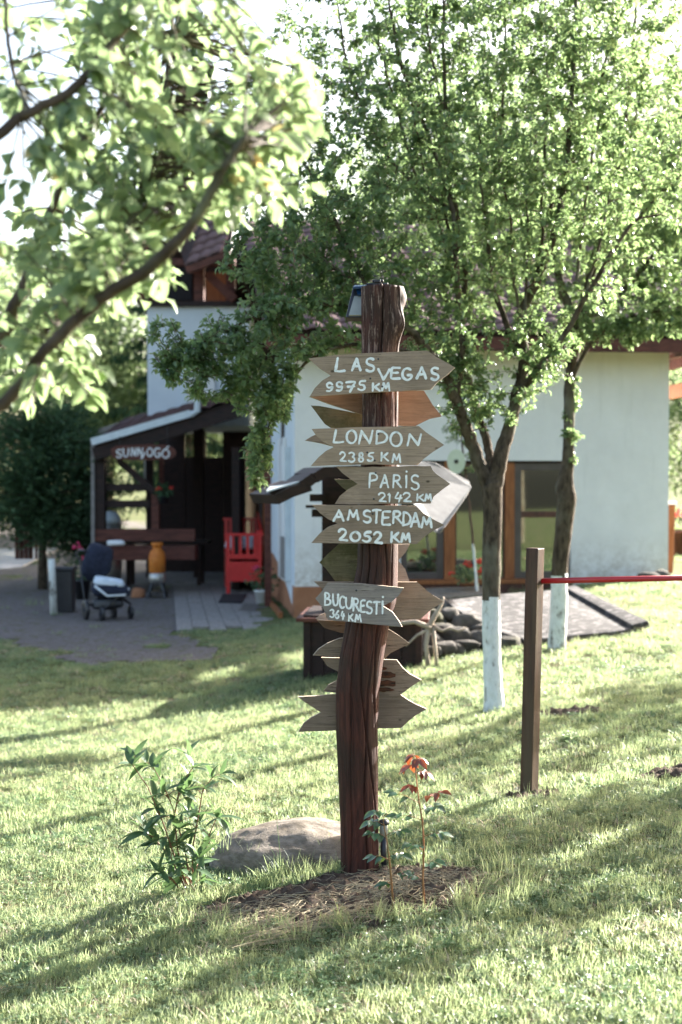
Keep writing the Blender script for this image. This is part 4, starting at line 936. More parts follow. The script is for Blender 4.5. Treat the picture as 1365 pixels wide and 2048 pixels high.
def make_tree(name, label, cat, base, trunk, limbs, crown, ntips, leaf, mats, seed, group=None, lime_to=None, trunk_n=14, twig_leaves=22, limb_pts=None, tipr=0.0022, droop=0.0, keep=None):
    """trunk/limbs: lists of (points, radii); crown: [(centre, radii, weight)]; leaf: (length, width)"""
    rs = np.random.RandomState(seed)
    t_ = thing(name, label, cat, base, group)
    tr = [smooth_path(P, rr, 14, 0.0015, rs) for P, rr in trunk]
    V, F = tube_arrays(tr, trunk_n)
    # bark lumps
    V = V + np.array([[mnoise.noise(Vector(v * 9)) * .006, mnoise.noise(Vector(v * 9 + 5)) * .006, 0] for v in V])
    if lime_to is not None:
        zc = V[F].mean(1)[:, 2]; jag = lime_to + np.array([.045 * mnoise.noise(Vector(q * 16)) + .03 * mnoise.noise(Vector(q * 40)) for q in V[F].mean(1)])
        lo = F[zc <= jag]; hi = F[zc > jag]
        for nm_, ff, mt_ in (('limewashed_trunk', lo, mats[2]), ('trunk', hi, mats[0])):
            uq, inv = np.unique(ff, return_inverse=True); fastmesh(nm_, V[uq], inv.reshape(ff.shape), mt_, t_, True)
    else: fastmesh('trunk', V, F, mats[0], t_, True)
    nodes = []; nr = []
    lb = []
    for P, rr in limbs:
        p, r_ = smooth_path(P, rr, 7, 0.012, rs); lb.append((p, r_)); nodes.append(p); nr.append(r_)
        o = fastmesh('limb', *tube_arrays([(p, r_)], 8), mats[0], t_, True)
    nodes = np.concatenate(nodes); nr = np.concatenate(nr)
    # tips
    tips = []
    wts = np.array([c[2] for c in crown], float); wts /= wts.sum()
    while len(tips) < ntips:
        c = crown[rs.choice(len(crown), p=wts)]; d = rs.randn(3); d /= np.linalg.norm(d); d *= rs.rand() ** (1 / 2.4)
        p = np.array(c[0]) + d * np.array(c[1])
        if keep is not None and not keep(p): continue
        tips.append(p)
    tips = np.array(tips)
    d0 = np.array([np.min(np.linalg.norm(nodes - p, axis=1)) for p in tips]); tips = tips[np.argsort(d0)]
    N_ = np.zeros((len(nodes) + ntips * 5, 3)); Rr = np.zeros(len(N_)); N_[:len(nodes)] = nodes; Rr[:len(nodes)] = nr; cnt = len(nodes)
    segs = []; LP = []; LD = []; LN = []
    for p in tips:
        v = p - N_[:cnt]; d = np.linalg.norm(v, axis=1); cost = d + 0.9 * np.maximum(0, -v[:, 2] - droop * 9) + np.where(Rr[:cnt] < .0026, .12, 0)
        j = int(np.argmin(cost)); a = N_[j]; L = d[j]
        if L < .03: continue
        r0 = min(Rr[j] * .7, .0035 + .010 * L); ctrl = a + (p - a) * .5 + np.array([rs.randn() * .07 * L, rs.randn() * .07 * L, (.16 if not droop else -.02) * L * (-1 if p[2] > a[2] + .4 * L else .6)])
        t = np.linspace(0, 1, 6)[:, None]; q = (1 - t) ** 2 * a + 2 * t * (1 - t) * ctrl + t ** 2 * p; q[1:-1] += rs.randn(4, 3) * .012 * min(1, L * 2)
        rr = np.linspace(r0, tipr, 6); segs.append((q, rr)); N_[cnt:cnt + 5] = q[1:]; Rr[cnt:cnt + 5] = rr[1:]; cnt += 5
        nl_ = int(twig_leaves * rs.uniform(.6, 1.3)); tt = (1 - rs.rand(nl_) ** 1.25 * min(1, .42 / max(L, .05))); i = np.minimum((tt * 5).astype(int), 4); f = (tt * 5 - i)[:, None]
        pos = q[i] * (1 - f) + q[i + 1] * f; ax = nrm(q[i + 1] - q[i])
        rd = rs.randn(nl_, 3); rd -= ax * (rd * ax).sum(1)[:, None]; rd = nrm(rd)
        LP.append(pos + rd * .008); LD.append(rd * .8 + ax * rs.uniform(.2, .9, (nl_, 1)) + np.array([0, 0, -.15 - droop])); LN.append(np.array([0, 0, 1.0]) + rs.randn(nl_, 3) * .55)
    V, F = tube_arrays(segs, 4); o = fastmesh('twigs', V, F, mats[3] if len(mats) > 3 else 'twig', t_, True); stuff(o)
    LP = np.concatenate(LP); LD = np.concatenate(LD); LN = np.concatenate(LN); n = len(LP)
    V, F = leaf_arrays(LP, LD, LN, leaf[0] * rs.uniform(.65, 1.2, n), leaf[1] * rs.uniform(.75, 1.15, n))
    o = fastmesh('crown', V, F, mats[1], t_, True); stuff(o)
    return t_, n
def A(*p): return [tuple(at(*q)) for q in p]
T1 = gpt(988, 1420); y1 = T1.y
c1 = T1 - Vector((0, 0, .05))
lime1 = at(985, 1196, y1).z
px1 = FPX / y1
trunk1 = [([tuple(c1)] + A((988, 1400, y1), (984, 1300, y1), (983, 1200, y1), (984, 1100, y1), (986, 1020, y1), (985, 975, y1), (984, 955, y1)), [22 / px1, 20.5 / px1, 18 / px1, 18 / px1, 19 / px1, 19 / px1, 21 / px1, 17 / px1])]
limbs1 = [
 (A((980, 975, y1), (955, 915, y1), (930, 850, y1 - .1), (912, 800, y1 - .2), (885, 740, y1 - .3), (820, 660, y1 - .5), (740, 590, y1 - .6), (650, 520, y1 - .6)), [.044, .036, .031, .028, .025, .019, .013, .008]),
 (A((988, 975, y1), (1005, 905, y1), (1020, 850, y1 + .05), (1035, 790, y1 + .1), (1050, 720, y1 + .1), (1040, 640, y1 + .1), (1075, 560, y1), (1120, 430, y1 - .1), (1140, 250, y1 - .2), (1150, 60, y1 - .2), (1160, -180, y1 - .2)), [.046, .04, .034, .032, .03, .026, .022, .018, .014, .01, .006]),
 (A((983, 965, y1), (978, 900, y1 + .1), (960, 840, y1 + .2), (945, 780, y1 + .3), (920, 700, y1 + .3), (930, 580, y1 + .2), (925, 480, y1 + .1), (900, 350, y1), (890, 180, y1 - .2), (885, -60, y1 - .2)), [.026, .024, .022, .02, .019, .017, .015, .012, .009, .005]),
 (A((912, 800, y1 - .2), (925, 700, y1 - .3), (915, 560, y1 - .4), (905, 420, y1 - .4), (860, 280, y1 - .4), (800, 120, y1 - .5), (770, -60, y1 - .5)), [.025, .022, .019, .015, .012, .009, .005]),
 (A((1035, 790, y1 + .1), (1075, 740, y1 - .1), (1110, 700, y1 - .2), (1170, 600, y1 - .3), (1240, 480, y1 - .4), (1330, 380, y1 - .4), (1420, 300, y1 - .4)), [.028, .023, .02, .017, .013, .01, .006]),
 (A((1050, 720, y1 + .1), (1010, 640, y1 + .2), (985, 560, y1 + .3), (975, 430, y1 + .3), (1000, 280, y1 + .2), (1010, 100, y1 + .2), (1015, -120, y1)), [.024, .021, .018, .015, .011, .008, .005]),
 (A((1075, 560, y1), (1100, 420, y1 + .3), (1180, 250, y1 + .3), (1220, 60, y1 + .4), (1240, -120, y1 + .4)), [.02, .016, .012, .009, .005]),
 (A((885, 740, y1 - .3), (800, 700, y1 - .5), (700, 690, y1 - .6), (620, 720, y1 - .7), (560, 800, y1 - .7), (530, 880, y1 - .75), (515, 960, y1 - .75)), [.017, .014, .012, .010, .008, .006, .003]),
 (A((820, 660, y1 - .5), (720, 620, y1 - .6), (620, 610, y1 - .7), (520, 630, y1 - .8), (420, 680, y1 - .9), (340, 740, y1 - .9)), [.015, .013, .011, .009, .007, .004]),
 (A((740, 590, y1 - .6), (690, 480, y1 - .5), (640, 380, y1 - .5), (560, 250, y1 - .5), (510, 130, y1 - .4)), [.013, .012, .010, .008, .004]),
 (A((905, 420, y1 - .4), (810, 350, y1 - .3), (740, 250, y1 - .2), (690, 100, y1), (670, -60, y1)), [.013, .011, .009, .007, .004]),
]
rsh = random.Random(15)
for k_, (sx_, sy_, ex_) in enumerate(((930, 620, 850), (905, 520, 835), (1045, 660, 1060), (985, 560, 950), (1085, 540, 1090), (1125, 420, 1200), (860, 440, 740), (1170, 600, 1290), (1040, 640, 990), (915, 600, 790), (1150, 560, 1240), (880, 300, 850))):
    dY = rsh.uniform(-.35, .35); ey_ = sy_ - rsh.uniform(330, 560)
    limbs1.append((A(*[(sx_ + (ex_ - sx_) * t + rsh.uniform(-7, 7), sy_ + (ey_ - sy_) * t, y1 + dY * t) for t in (0, .25, .5, .75, 1)]), [.011, .0095, .008, .006, .0035]))
limbs1 = [(P, [r_ * (1.3 if k < 3 else 1.0) for r_ in rr]) for k, (P, rr) in enumerate(limbs1)]
def cw(px, py, Y, rx, ry, rz, w_):
    return (tuple(at(px, py, Y)), (rx * Y / FPX, ry, rz * Y / FPX), w_)
crown1 = [cw(930, 300, y1, 300, 1.1, 330, 22), cw(1180, 330, y1 - .1, 240, 1.0, 300, 14), cw(760, 380, y1 - .3, 240, .9, 260, 13), cw(600, 480, y1 - .5, 170, .7, 120, 5), cw(560, 200, y1 - .3, 130, .7, 170, 4),
          cw(470, 690, y1 - .8, 150, .35, 75, 3.4), cw(620, 650, y1 - .7, 150, .45, 80, 3.4), cw(530, 780, y1 - .75, 85, .28, 70, 3.4), cw(430, 740, y1 - .85, 100, .3, 70, 3.2), cw(600, 590, y1 - .6, 130, .4, 60, 2.5), cw(520, 520, y1 - .6, 90, .4, 70, 1.6), cw(520, 900, y1 - .75, 32, .18, 80, 1.5), cw(330, 690, y1 - .9, 40, .18, 60, .8),
          cw(900, 30, y1, 380, 1.1, 200, 14), cw(900, 690, y1 - .1, 90, .6, 130, 5), cw(960, 800, y1, 120, .35, 70, 3.2), cw(1080, 700, y1, 80, .5, 90, 2.6), cw(1230, 40, y1, 200, 1.0, 200, 7), cw(760, 590, y1 - .5, 110, .4, 70, 2.5)]
def keep1(p):
    px = 682.5 + p[0] / p[1] * FPX; py = 960 - (p[2] - CAMZ) / p[1] * FPX
    if 712 < px < 815 and 565 < py < 1000 and p[1] < y1 - .2: return R.random() < .4
    if px > 770 and py > 900: return False
    if px > 770 and py > 730 and R.random() < .35: return False
    if 590 < px < 740 and py > 715 - .2 * (px - 640): return False
    if px < 640 and py > 870 and not (455 < px < 570 and py < 1000): return False
    if px < 300 : return False
    return True
_, n1 = make_tree('plum_tree', 'plum tree with forked limewashed trunk standing right behind the signpost', 'tree', T1, trunk1, limbs1, crown1, 3900, (.047, .025), ('bark', 'leaf', 'lime', 'twig'), 5, 'plum trees on the lawn', lime1, 20, 19, keep=keep1)
T2 = gpt(1113, 1300); y2 = T2.y; px2 = FPX / y2
trunk2 = [([tuple(T2 - Vector((0, 0, .05)))] + A((1114, 1290, y2), (1118, 1220, y2), (1120, 1140, y2), (1128, 1060, y2), (1134, 1000, y2), (1130, 975, y2), (1136, 930, y2), (1138, 850, y2), (1140, 770, y2), (1148, 700, y2), (1158, 640, y2)),
            [20 / px2, 18 / px2, 17 / px2, 16.5 / px2, 17 / px2, 20 / px2, 19 / px2, 12 / px2, 11 / px2, 11 / px2, 12 / px2, 13 / px2])]
limbs2 = [(A((1155, 650, y2), (1120, 560, y2), (1090, 420, y2 + .1), (1070, 280, y2), (1060, 60, y2)), [.045, .036, .028, .02, .008]),
 (A((1158, 640, y2), (1185, 540, y2), (1210, 420, y2 + .1), (1250, 250, y2), (1270, 60, y2), (1280, -120, y2)), [.045, .038, .03, .022, .014, .007]),
 (A((1160, 640, y2), (1230, 600, y2 - .2), (1300, 520, y2 - .3), (1380, 440, y2 - .3), (1450, 330, y2 - .3)), [.032, .026, .02, .013, .006]),
 (A((1140, 770, y2), (1180, 690, y2 - .3), (1250, 640, y2 - .5), (1330, 620, y2 - .6), (1420, 600, y2 - .6)), [.02, .018, .014, .010, .005]),
 (A((1148, 700, y2), (1090, 660, y2 + .2), (1020, 580, y2 + .3), (960, 480, y2 + .3)), [.022, .018, .013, .006])]
crown2 = [cw(1180, 420, y2, 220, 1.2, 220, 14), cw(1330, 440, y2, 150, 1.1, 190, 9), cw(1250, 640, y2 - .4, 150, .6, 55, 4.5), cw(1170, 150, y2, 300, 1.2, 220, 12), cw(1000, 480, y2 + .3, 160, .9, 160, 8), cw(1360, 600, y2 - .3, 90, .6, 80, 3.2), cw(1450, 300, y2, 150, 1, 220, 5), cw(1145, 850, y2 - .05, 22, .1, 100, .5), cw(860, 330, y2 + .3, 160, .9, 200, 7)]
def keep2(p):
    px = 682.5 + p[0] / p[1] * FPX; py = 960 - (p[2] - CAMZ) / p[1] * FPX
    if py > 715 and not (1115 < px < 1170): return False
    if 1160 < px and py > 690: return R.random() < .45
    return True
_, n2 = make_tree('plum_tree', 'rear plum tree with limewashed trunk in front of the felt covered hatch', 'tree', T2, trunk2, limbs2, crown2, 2500, (.052, .029), ('bark', 'leaf', 'lime', 'twig'), 8, 'plum trees on the lawn', at(1118, 1150, y2).z, 18, 20, keep=keep2)
# pruned stub on the second trunk
# young sapling with tied disc
S0 = gpt(957, 1215); ys_ = S0.y
sap = [([tuple(S0)] + A((956, 1195, ys_), (948, 1100, ys_), (940, 1020, ys_), (932, 950, ys_), (924, 880, ys_), (918, 820, ys_)), [.019, .018, .015, .013, .012, .010, .007])]
_, n3 = make_tree('young_tree', 'slender young fruit tree with whitened stem left of the plum trunk', 'tree', S0, sap, [(A((932, 950, ys_), (925, 890, ys_), (915, 830, ys_), (905, 760, ys_)), [.011, .009, .007, .004])], [cw(915, 830, ys_, 40, .25, 75, 1), cw(940, 920, ys_, 22, .1, 40, .25)], 34, (.05, .03), ('twig', 'leaf2', 'lime', 'twig'), 12, None, at(955, 1090, ys_).z, 10, 14)
cdp = at(913, 923, ys_ - .12); cd = thing('hanging_disc', 'pale round disc hanging on a thread beside the young tree', 'disc', cdp)
mb = MB(); n = 40; R0, R1 = 18 * ys_ / FPX, .0105
for s in (0, 1):
    for r_ in (R0, R1):
        for k in range(n): mb.v.append((cdp.x + r_ * math.cos(2 * PI * k / n), cdp.y - .002 + .004 * s, cdp.z + r_ * 1.35 * math.sin(2 * PI * k / n)))
mb.n = 4 * n
for k in range(n):
    k2 = (k + 1) % n; mb.f += [(k, k2, n + k2, n + k), (2 * n + k, 3 * n + k, 3 * n + k2, 2 * n + k2), (k, 2 * n + k, 2 * n + k2, k2), (n + k, n + k2, 3 * n + k2, 3 * n + k)]
mb.obj('disc', 'disc', cd)
mb = MB(); mb.lathe([(.026, 0), (.026, .006)], (cdp.x, cdp.y - .009, cdp.z), 20, 'Y'); mb.lathe([(.008, 0), (.008, .004)], (cdp.x, cdp.y - .013, cdp.z), 12, 'Y'); mb.obj('hub', 'black', cd)
mb = MB(); mb.tube([cdp + Vector((0, 0, R0 * 1.3)), at(918, 850, ys_ - .02)], .0015, 4); mb.obj('thread', 'black', cd)
# shade giving neighbours outside the picture on the right
def simple_tree(name, label, x, y, h, cr, zc, rz, nt, leafm, seed, lsz=(.06, .033), group=None, tl=24, r0=.09, cat='tree'):
    b = Vector((x, y, gz(x, y) - .03)); rs = random.Random(seed)
    tk = [([tuple(b), (x + .02, y, b.z + zc * .3), (x - .02, y + .02, b.z + max(.5, zc - rz * .8))], [r0, r0 * .85, r0 * .7])]
    lim = []
    for k in range(5):
        a = k * 1.26 + rs.uniform(-.3, .3); q = cr * .75
        lim.append(([tk[0][0][2], (x + q * .4 * math.cos(a), y + q * .4 * math.sin(a), b.z + zc - rz * .2), (x + q * math.cos(a), y + q * math.sin(a), b.z + zc + rz * rs.uniform(0, .6))], [r0 * .55, r0 * .35, r0 * .12]))
    return make_tree(name, label, cat, b, tk, lim, [((x, y, b.z + zc), (cr, cr, rz), 1)], nt, lsz, ('bark', leafm, 'lime', 'twig'), seed, group, None, 10, tl)
simple_tree('plum_tree', 'plum tree beyond the right edge behind the red bar', 5.5, 10.2, 4, .95, 2.45, .55, 330, 'leaf', 31, (.055, .03), 'plum trees on the lawn')
simple_tree('plum_tree', 'plum tree beyond the right edge farther back', 6.4, 13.2, 4, 1.0, 2.5, .9, 300, 'leaf', 32, (.06, .034), 'plum trees on the lawn')

# ------------------------------------------------------------------ foreground apple tree
F0 = Vector((-1.75, 2.75, gz(-1.75, 2.75) - .05))
ftr = [([tuple(F0), (-1.72, 2.76, .5), (-1.68, 2.75, 1.15)], [.09, .08, .075])]
jn = (-1.68, 2.75, 1.15)
flim = [
 ([jn, (-1.2, 2.7, 1.55)] + A((-30, 830, 2.45), (90, 700, 2.43), (200, 600, 2.42), (300, 535, 2.40), (390, 440, 2.38), (440, 350, 2.38), (488, 275, 2.38)), [.05, .03, .0115, .0105, .0105, .0115, .0095, .0085, .0060]),
 ([jn, (-1.25, 2.6, 1.8)] + A((-30, 290, 2.4), (60, 225, 2.42), (150, 175, 2.45), (220, 90, 2.5), (300, 0, 2.55), (370, -90, 2.6)), [.05, .03, .0100, .0090, .0085, .0075, .0062, .004]),
 ([jn, (-1.3, 2.9, 1.7)] + A((-40, 700, 3.0), (30, 610, 3.0), (75, 500, 3.0), (110, 400, 3.0), (170, 280, 3.0), (240, 130, 3.0), (280, -30, 3.0)), [.045, .03, .017, .0135, .0120, .0075, .0065, .005, .003]),
 (A((200, 600, 2.58), (220, 520, 2.7), (270, 420, 2.85), (300, 300, 3.0), (330, 180, 3.05), (350, 60, 3.1)), [.0095, .0085, .007, .0055, .0045, .003]),
 (A((90, 700, 2.6), (150, 600, 2.8), (230, 540, 2.9), (300, 470, 3.0)), [.0075, .0065, .005, .003]),
 (A((60, 225, 2.42), (30, 150, 2.6), (15, 60, 2.6), (10, -60, 2.6)), [.005, .0042, .0035, .003]),
]
rsf = np.random.RandomState(77)
ft = thing('apple_tree', 'blurred apple tree branch with pale green leaves reaching in close by', 'tree', F0)
p, r_ = smooth_path(*ftr[0], 5); fastmesh('trunk', *tube_arrays([(p, r_)], 14), 'fg_bark', ft, True)
fn = []
for P, rr in flim:
    P = [(a, b, c) if c < 1.9 and abs(a) > 1.1 and False else ((a, b, c) if i_ < 2 and len(P) > 6 else tuple(Vector((0, 0, CAMZ)) + (Vector((a, b, c)) - Vector((0, 0, CAMZ))) * 1.2)) for i_, (a, b, c) in enumerate(P)]; rr = [q * 1.2 for q in rr]
    p, r_ = smooth_path(P, rr, 7, .004, rsf); fastmesh('branch', *tube_arrays([(p, r_)], 10), 'fg_bark', ft, True); fn.append(p[8:] if len(P) > 6 else p)
fn = np.concatenate(fn)
fm = [one_leaf_mesh('apple_leaf', 'fgleaf', .047, .028, .3, .45, 6), one_leaf_mesh('apple_leaf_b', 'fgleaf', .041, .026, .15, .6, 6), one_leaf_mesh('apple_leaf_y', 'fgleaf_y', .034, .02, .35, .3, 6)]
fcr = [((120, 150), (190, 210), 6), ((330, 110), (190, 170), 6), ((430, 330), (130, 110), 5), ((300, 330), (170, 150), 7), ((110, 450), (160, 150), 6), ((200, 560), (150, 90), 4.5), ((80, 680), (110, 110), 4), ((500, 340), (130, 100), 4), ((560, 210), (70, 80), 1.6), ((612, 230), (32, 130), 2.2), ((150, 750), (60, 60), .8), ((20, 800), (50, 40), .7)]
wt = np.array([c[2] for c in fcr]); wt = wt / wt.sum(); big = []; tw = []
tip = 0
while tip < 470:
    c = fcr[rsf.choice(len(fcr), p=wt)]; a = rsf.uniform(0, 2 * PI); q = math.sqrt(rsf.rand()); px = c[0][0] + math.cos(a) * q * c[1][0]; py = c[0][1] + math.sin(a) * q * c[1][1]
    if px > 640 or (px < 170 and py < 110 and rsf.rand() < .6) or (px < 120 and 230 < py < 400 and rsf.rand() < .65): continue
    pt = np.array(at(px, py, rsf.uniform(2.85, 4.0))); tip += 1
    d = np.linalg.norm(fn - pt, axis=1); j = int(np.argmin(d + rsf.rand(len(d)) * .05)); a_p = fn[j]; L = d[j]
    mid = (a_p + pt) / 2 + np.array([0, 0, .05 * L]) + rsf.randn(3) * .02 * L; t = np.linspace(0, 1, 5)[:, None]; qq = (1 - t) ** 2 * a_p + 2 * t * (1 - t) * mid + t * t * pt
    tw.append((qq, np.linspace(min(.004, .0018 + L * .006), .0012, 5))); ax = nrm(qq[-1] - qq[-2])
    for k in range(rsf.randint(5, 9)):
        tt = 1 - rsf.rand() * min(.9, .10 / max(L, .02)); i = min(int(tt * 4), 3); f_ = tt * 4 - i; pp = qq[i] * (1 - f_) + qq[i + 1] * f_
        rd_ = rsf.randn(3); rd_ -= ax * (rd_ @ ax); rd_ = nrm(rd_); big.append((pp, rd_ * .8 + ax * rsf.uniform(.1, 1) + np.array([0, 0, -.25]), np.array([0, 0, 1.0]) + rsf.randn(3) * .6, rsf.uniform(.75, 1.25), 2 if (px > 520 and rsf.rand() < .3) or rsf.rand() < .03 else rsf.randint(0, 2)))
o = fastmesh('twigs', *tube_arrays(tw, 5), 'fg_bark', ft, True); stuff(o)
big.sort(key=lambda b: b[0][1])
for b in big[:300]: place_leaf(fm[b[4]], Vector(b[0]), Vector(b[1]), Vector(b[2]), b[3], ft)
BP = np.array([b[0] for b in big[300:]]); V, F = leaf_arrays(BP, np.array([b[1] for b in big[300:]]), np.array([b[2] for b in big[300:]]), np.array([.052 * b[3] for b in big[300:]]), np.array([.032 * b[3] for b in big[300:]]))
o = fastmesh('foliage', V, F, 'fgleaf', ft, True); stuff(o)
print('LEAVES', n1, n2, len(big), 'grass pts', len(pts))
# ------------------------------------------------------------------ covered well behind the signpost
W0 = gpt(640, 1358); yw = W0.y
we = thing('garden_well', 'dark brown boxed garden well with grey sheet roof behind the signpost', 'well', W0)
wl, wr = at(624, 1300, yw).x, at(842, 1300, yw).x; ztop = at(640, 1243, yw).z; zb = gz(wl, yw) - .12; dpt = .85
ROTW = Matrix.Rotation(rad(-4), 3, 'Z'); wc = Vector(((wl + wr) / 2, yw + dpt / 2, 0))
def wx(u, v, z): return wc + ROTW @ Vector((u, v, 0)) + Vector((0, 0, z))
hw_ = (wr - wl) / 2; nb = 7
for face in range(4):
    L = 2 * hw_ if face in (0, 2) else dpt
    for k in range(nb):
        u = -L / 2 + L * (k + .5) / nb; w2 = L / nb - .006
        mb = MB()
        if face in (0, 2): c = wx(u, (-1 if face == 0 else 1) * dpt / 2, (zb + ztop) / 2); mb.box(c, (w2, .022, ztop - zb), ROTW)
        else: c = wx((-1 if face == 3 else 1) * hw_, u, (zb + ztop) / 2); mb.box(c, (.022, w2, ztop - zb), ROTW)
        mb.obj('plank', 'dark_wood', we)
mb = MB()
for su in (-1, 1):
    for sv in (-1, 1): mb = MB(); mb.box(wx(su * (hw_ + .012), sv * (dpt / 2 + .012), (zb + ztop) / 2), (.06, .06, ztop - zb), ROTW); mb.obj('corner_post', 'dark_wood', we)
mb = MB(); mb.box(wx(0, 0, ztop + .018), (2 * hw_ + .2, dpt + .2, .035), ROTW); bevel(mb.obj('lid', 'red_wood', we), .006)
mb = MB(); mb.box(wx(0, 0, ztop + .045), (2 * hw_ + .08, dpt + .08, .022), ROTW); mb.obj('lid_board', 'dark_wood', we)
# upright boards and roof
ycol = yw + dpt / 2
for k, px in enumerate((652, 667, 682, 697, 711)):
    a = at(px, 1240, ycol); mb = MB(); mb.box((a.x, ycol + .006 * (k % 2), (ztop + .05 + at(px, 936, ycol).z) / 2), (.068, .03, at(px, 936, ycol).z - ztop - .05)); mb.obj('upright_board', 'dark_wood', we)
mb = MB(); mb.box(at(800, 1100, ycol + .1) * 1 + Vector((0, 0, 0)), (.07, .07, 1.3)); 
for (x0, x1, y0, y1) in ((620, 652, 988, 1003), (612, 650, 1010, 1016), (624, 650, 1018, 1034)):
    a, b = at(x0, (y0 + y1) / 2, ycol - .03), at(x1, (y0 + y1) / 2, ycol - .03); mb = MB(); mb.beam(a, b, .09, (y1 - y0) / FPX * yw); mb.obj('crossbar', 'dark_wood', we)
# curved left rafter, dark underside
mb = MB(); pp = [(528, 994, 11.5), (560, 978, 11.55), (590, 968, 11.6), (612, 952, 11.62), (630, 941, 11.64), (690, 938, 11.7), (745, 940, 11.75)]
for a, b in zip(pp[:-1], pp[1:]):
    A1, B1 = at(a[0], a[1] + 4, a[2] + .3), at(b[0], b[1] + 4, b[2] + .3); mb.beam(A1, B1 + (B1 - A1) * .08, .7, .085)
mb.obj('rafter', 'dark_wood', we)
mb = MB(); mb.slab([at(533, 982, 11.5), at(600, 962, 11.6), at(606, 956, 12.15), at(540, 972, 12.1)], .012); mb.obj('left_roof_sheet', M['gutter'], we)
mb = MB(); mb.slab([at(755, 950, 11.55), at(838, 1014, 11.40), at(871, 1064, 11.35), at(881, 1066, 11.37), at(890, 1055, 11.4), at(935, 990, 12.2), at(943, 975, 12.3), at(938, 962, 12.4), at(872, 926, 12.45), at(790, 915, 12.4), at(750, 925, 12.2)], .018); mb.obj('right_roof_sheet', 'sheet', we)
# driftwood in front
dw = gpt(855, 1338); dr = thing('bare_branch', 'pale peeled forked branch standing at the right of the well', 'branch', dw)
Yd = dw.y
for pts_, rr in (([(858, 1338), (852, 1290), (858, 1255), (868, 1235), (880, 1215), (888, 1195)], [.022, .02, .024, .022, .016, .010]), ([(862, 1256), (830, 1243), (790, 1248), (745, 1247), (700, 1256)], [.022, .02, .018, .014, .008]), ([(864, 1250), (885, 1262), (900, 1256), (918, 1262), (932, 1255)], [.018, .013, .012, .011, .007]), ([(874, 1332), (870, 1290), (866, 1255)], [.016, .017, .018]), ([(858, 1258), (835, 1270), (812, 1292)], [.014, .011, .007])):
    mb = MB(); mb.tube([at(x, y, Yd + R.uniform(-.03, .03)) for x, y in pts_], rr, 8); mb.obj('branch', 'driftwood', dr, True)

# ------------------------------------------------------------------ felt covered hatch and its stones
ha = thing('cellar_hatch', 'low grey felt covered cellar hatch on the lawn behind the plum trunk', 'hatch', gpt(1060, 1288))
A_, B_, C_, D_ = at(884, 1201, 14.6), at(1134, 1178, 15.9), at(1263, 1259, 12.9), at(1048, 1281, 12.75); E_ = at(967, 1259, 13.2)
F1, F2 = at(923, 1206, 14.7), at(1000, 1188, 15.3)
mb = MB(); mb.slab([A_, E_, D_, C_, B_, F2], .085); bevel(mb.obj('roof_slab', 'bitumen', ha), .01)
mb = MB(); up = Vector((0, 0, .012)); mb.slab([A_ + up * 1.8, E_ + up * 1.8, D_ + up * 1.5, D_.lerp(E_, .3) + Vector((.12, .2, 0)) + up * 1.5, F1 + up * 1.8 + Vector((.05, .05, 0))], .02); bevel(mb.obj('left_flap', 'bitumen', ha), .006)
mb = MB(); q1, q2 = at(1128, 1181, 15.8) + up * 3, at(1262, 1258, 12.95) + up * 3; q3, q4 = at(1298, 1249, 13.0) + up * 3, at(1150, 1176, 15.95) + up * 3
mb.slab([q1, q2, q3, q4], .07); bevel(mb.obj('right_kerb', 'bitumen', ha), .015)
mb = MB(); mb.slab([D_ + Vector((0, .06, -.085)), C_ + Vector((0.0, .06, -.085)), B_ + Vector((0, 0, -.085)), A_ + Vector((0, 0, -.085))], .35); mb.obj('base', 'stone', ha)
mb = MB(); mb.slab([q2 - Vector((.02, -.05, .07)), q3 - Vector((.03, -.05, .07)), q4 - Vector((0, 0, .07)), q1 - Vector((0, 0, .07))], .3); mb.obj('kerb_base', 'stone', ha)
sr = random.Random(4)
rocks = [(862, 1232, 30, 13.3), (900, 1228, 26, 13.4), (930, 1250, 24, 13.3), (955, 1280, 26, 12.9), (985, 1287, 24, 12.75), (1015, 1292, 20, 12.7), (880, 1262, 26, 13.0), (910, 1275, 24, 12.9), (935, 1292, 22, 12.7), (860, 1285, 24, 12.8), (890, 1296, 22, 12.6), (845, 1262, 22, 13.1), (968, 1262, 18, 13.2), (1005, 1278, 16, 13.0), (865, 1304, 18, 12.5), (915, 1301, 16, 12.6)]
sw = thing('stone_wall', 'heap of dark field stones at the left edge of the felt hatch', 'stones', gpt(900, 1310))
for i, (px, py, s, Y) in enumerate(rocks):
    c = at(px, py, Y); S = s / FPX * Y; mb = MB(); V, F = boulder(c, (S * sr.uniform(.65, 1.45), S * .9, S * sr.uniform(.45, .95)), i * 3.7, 14, 9, sr.uniform(.1, .6), 0, 1.5); mb.add(V, F); mb.obj('stone', 'stone', sw, True)
for (px, py, w2, h2, Y, lab) in ((1297, 1140, 24, 13, 18.0, 'grey stone at the foot of the white wall near its right end'), (1322, 1138, 18, 12, 18.2, 'smaller grey stone beside the orange timber post'), (617, 1231, 22, 10, 17.4, 'pale stone at the brown plinth by the house corner')):
    c = at(px, py, Y); c.z = gz(c.x, c.y) + .03; mb = MB(); V, F = boulder(c, (w2 / FPX * Y, .15, h2 / FPX * Y), px, 14, 9, .2); mb.add(V, F); tag(mb.obj('garden_stone', 'stone', None, True), lab, 'stone')
# ledge with geraniums
ld = thing('stone_ledge', 'low rough stone slab ledge in front of the window wall', 'ledge', gpt(920, 1195)); mb = MB(); mb.slab([at(850, 1196, 16.4), at(972, 1186, 16.6), at(975, 1172, 17.3), at(850, 1176, 17.2)], .06); bevel(mb.obj('slab', 'rock', ld), .02)
mb = MB(); mb.box((at(912, 1196, 16.9).x, 16.95, .12), (.66, .55, .40)); mb.obj('base', 'stone', ld)

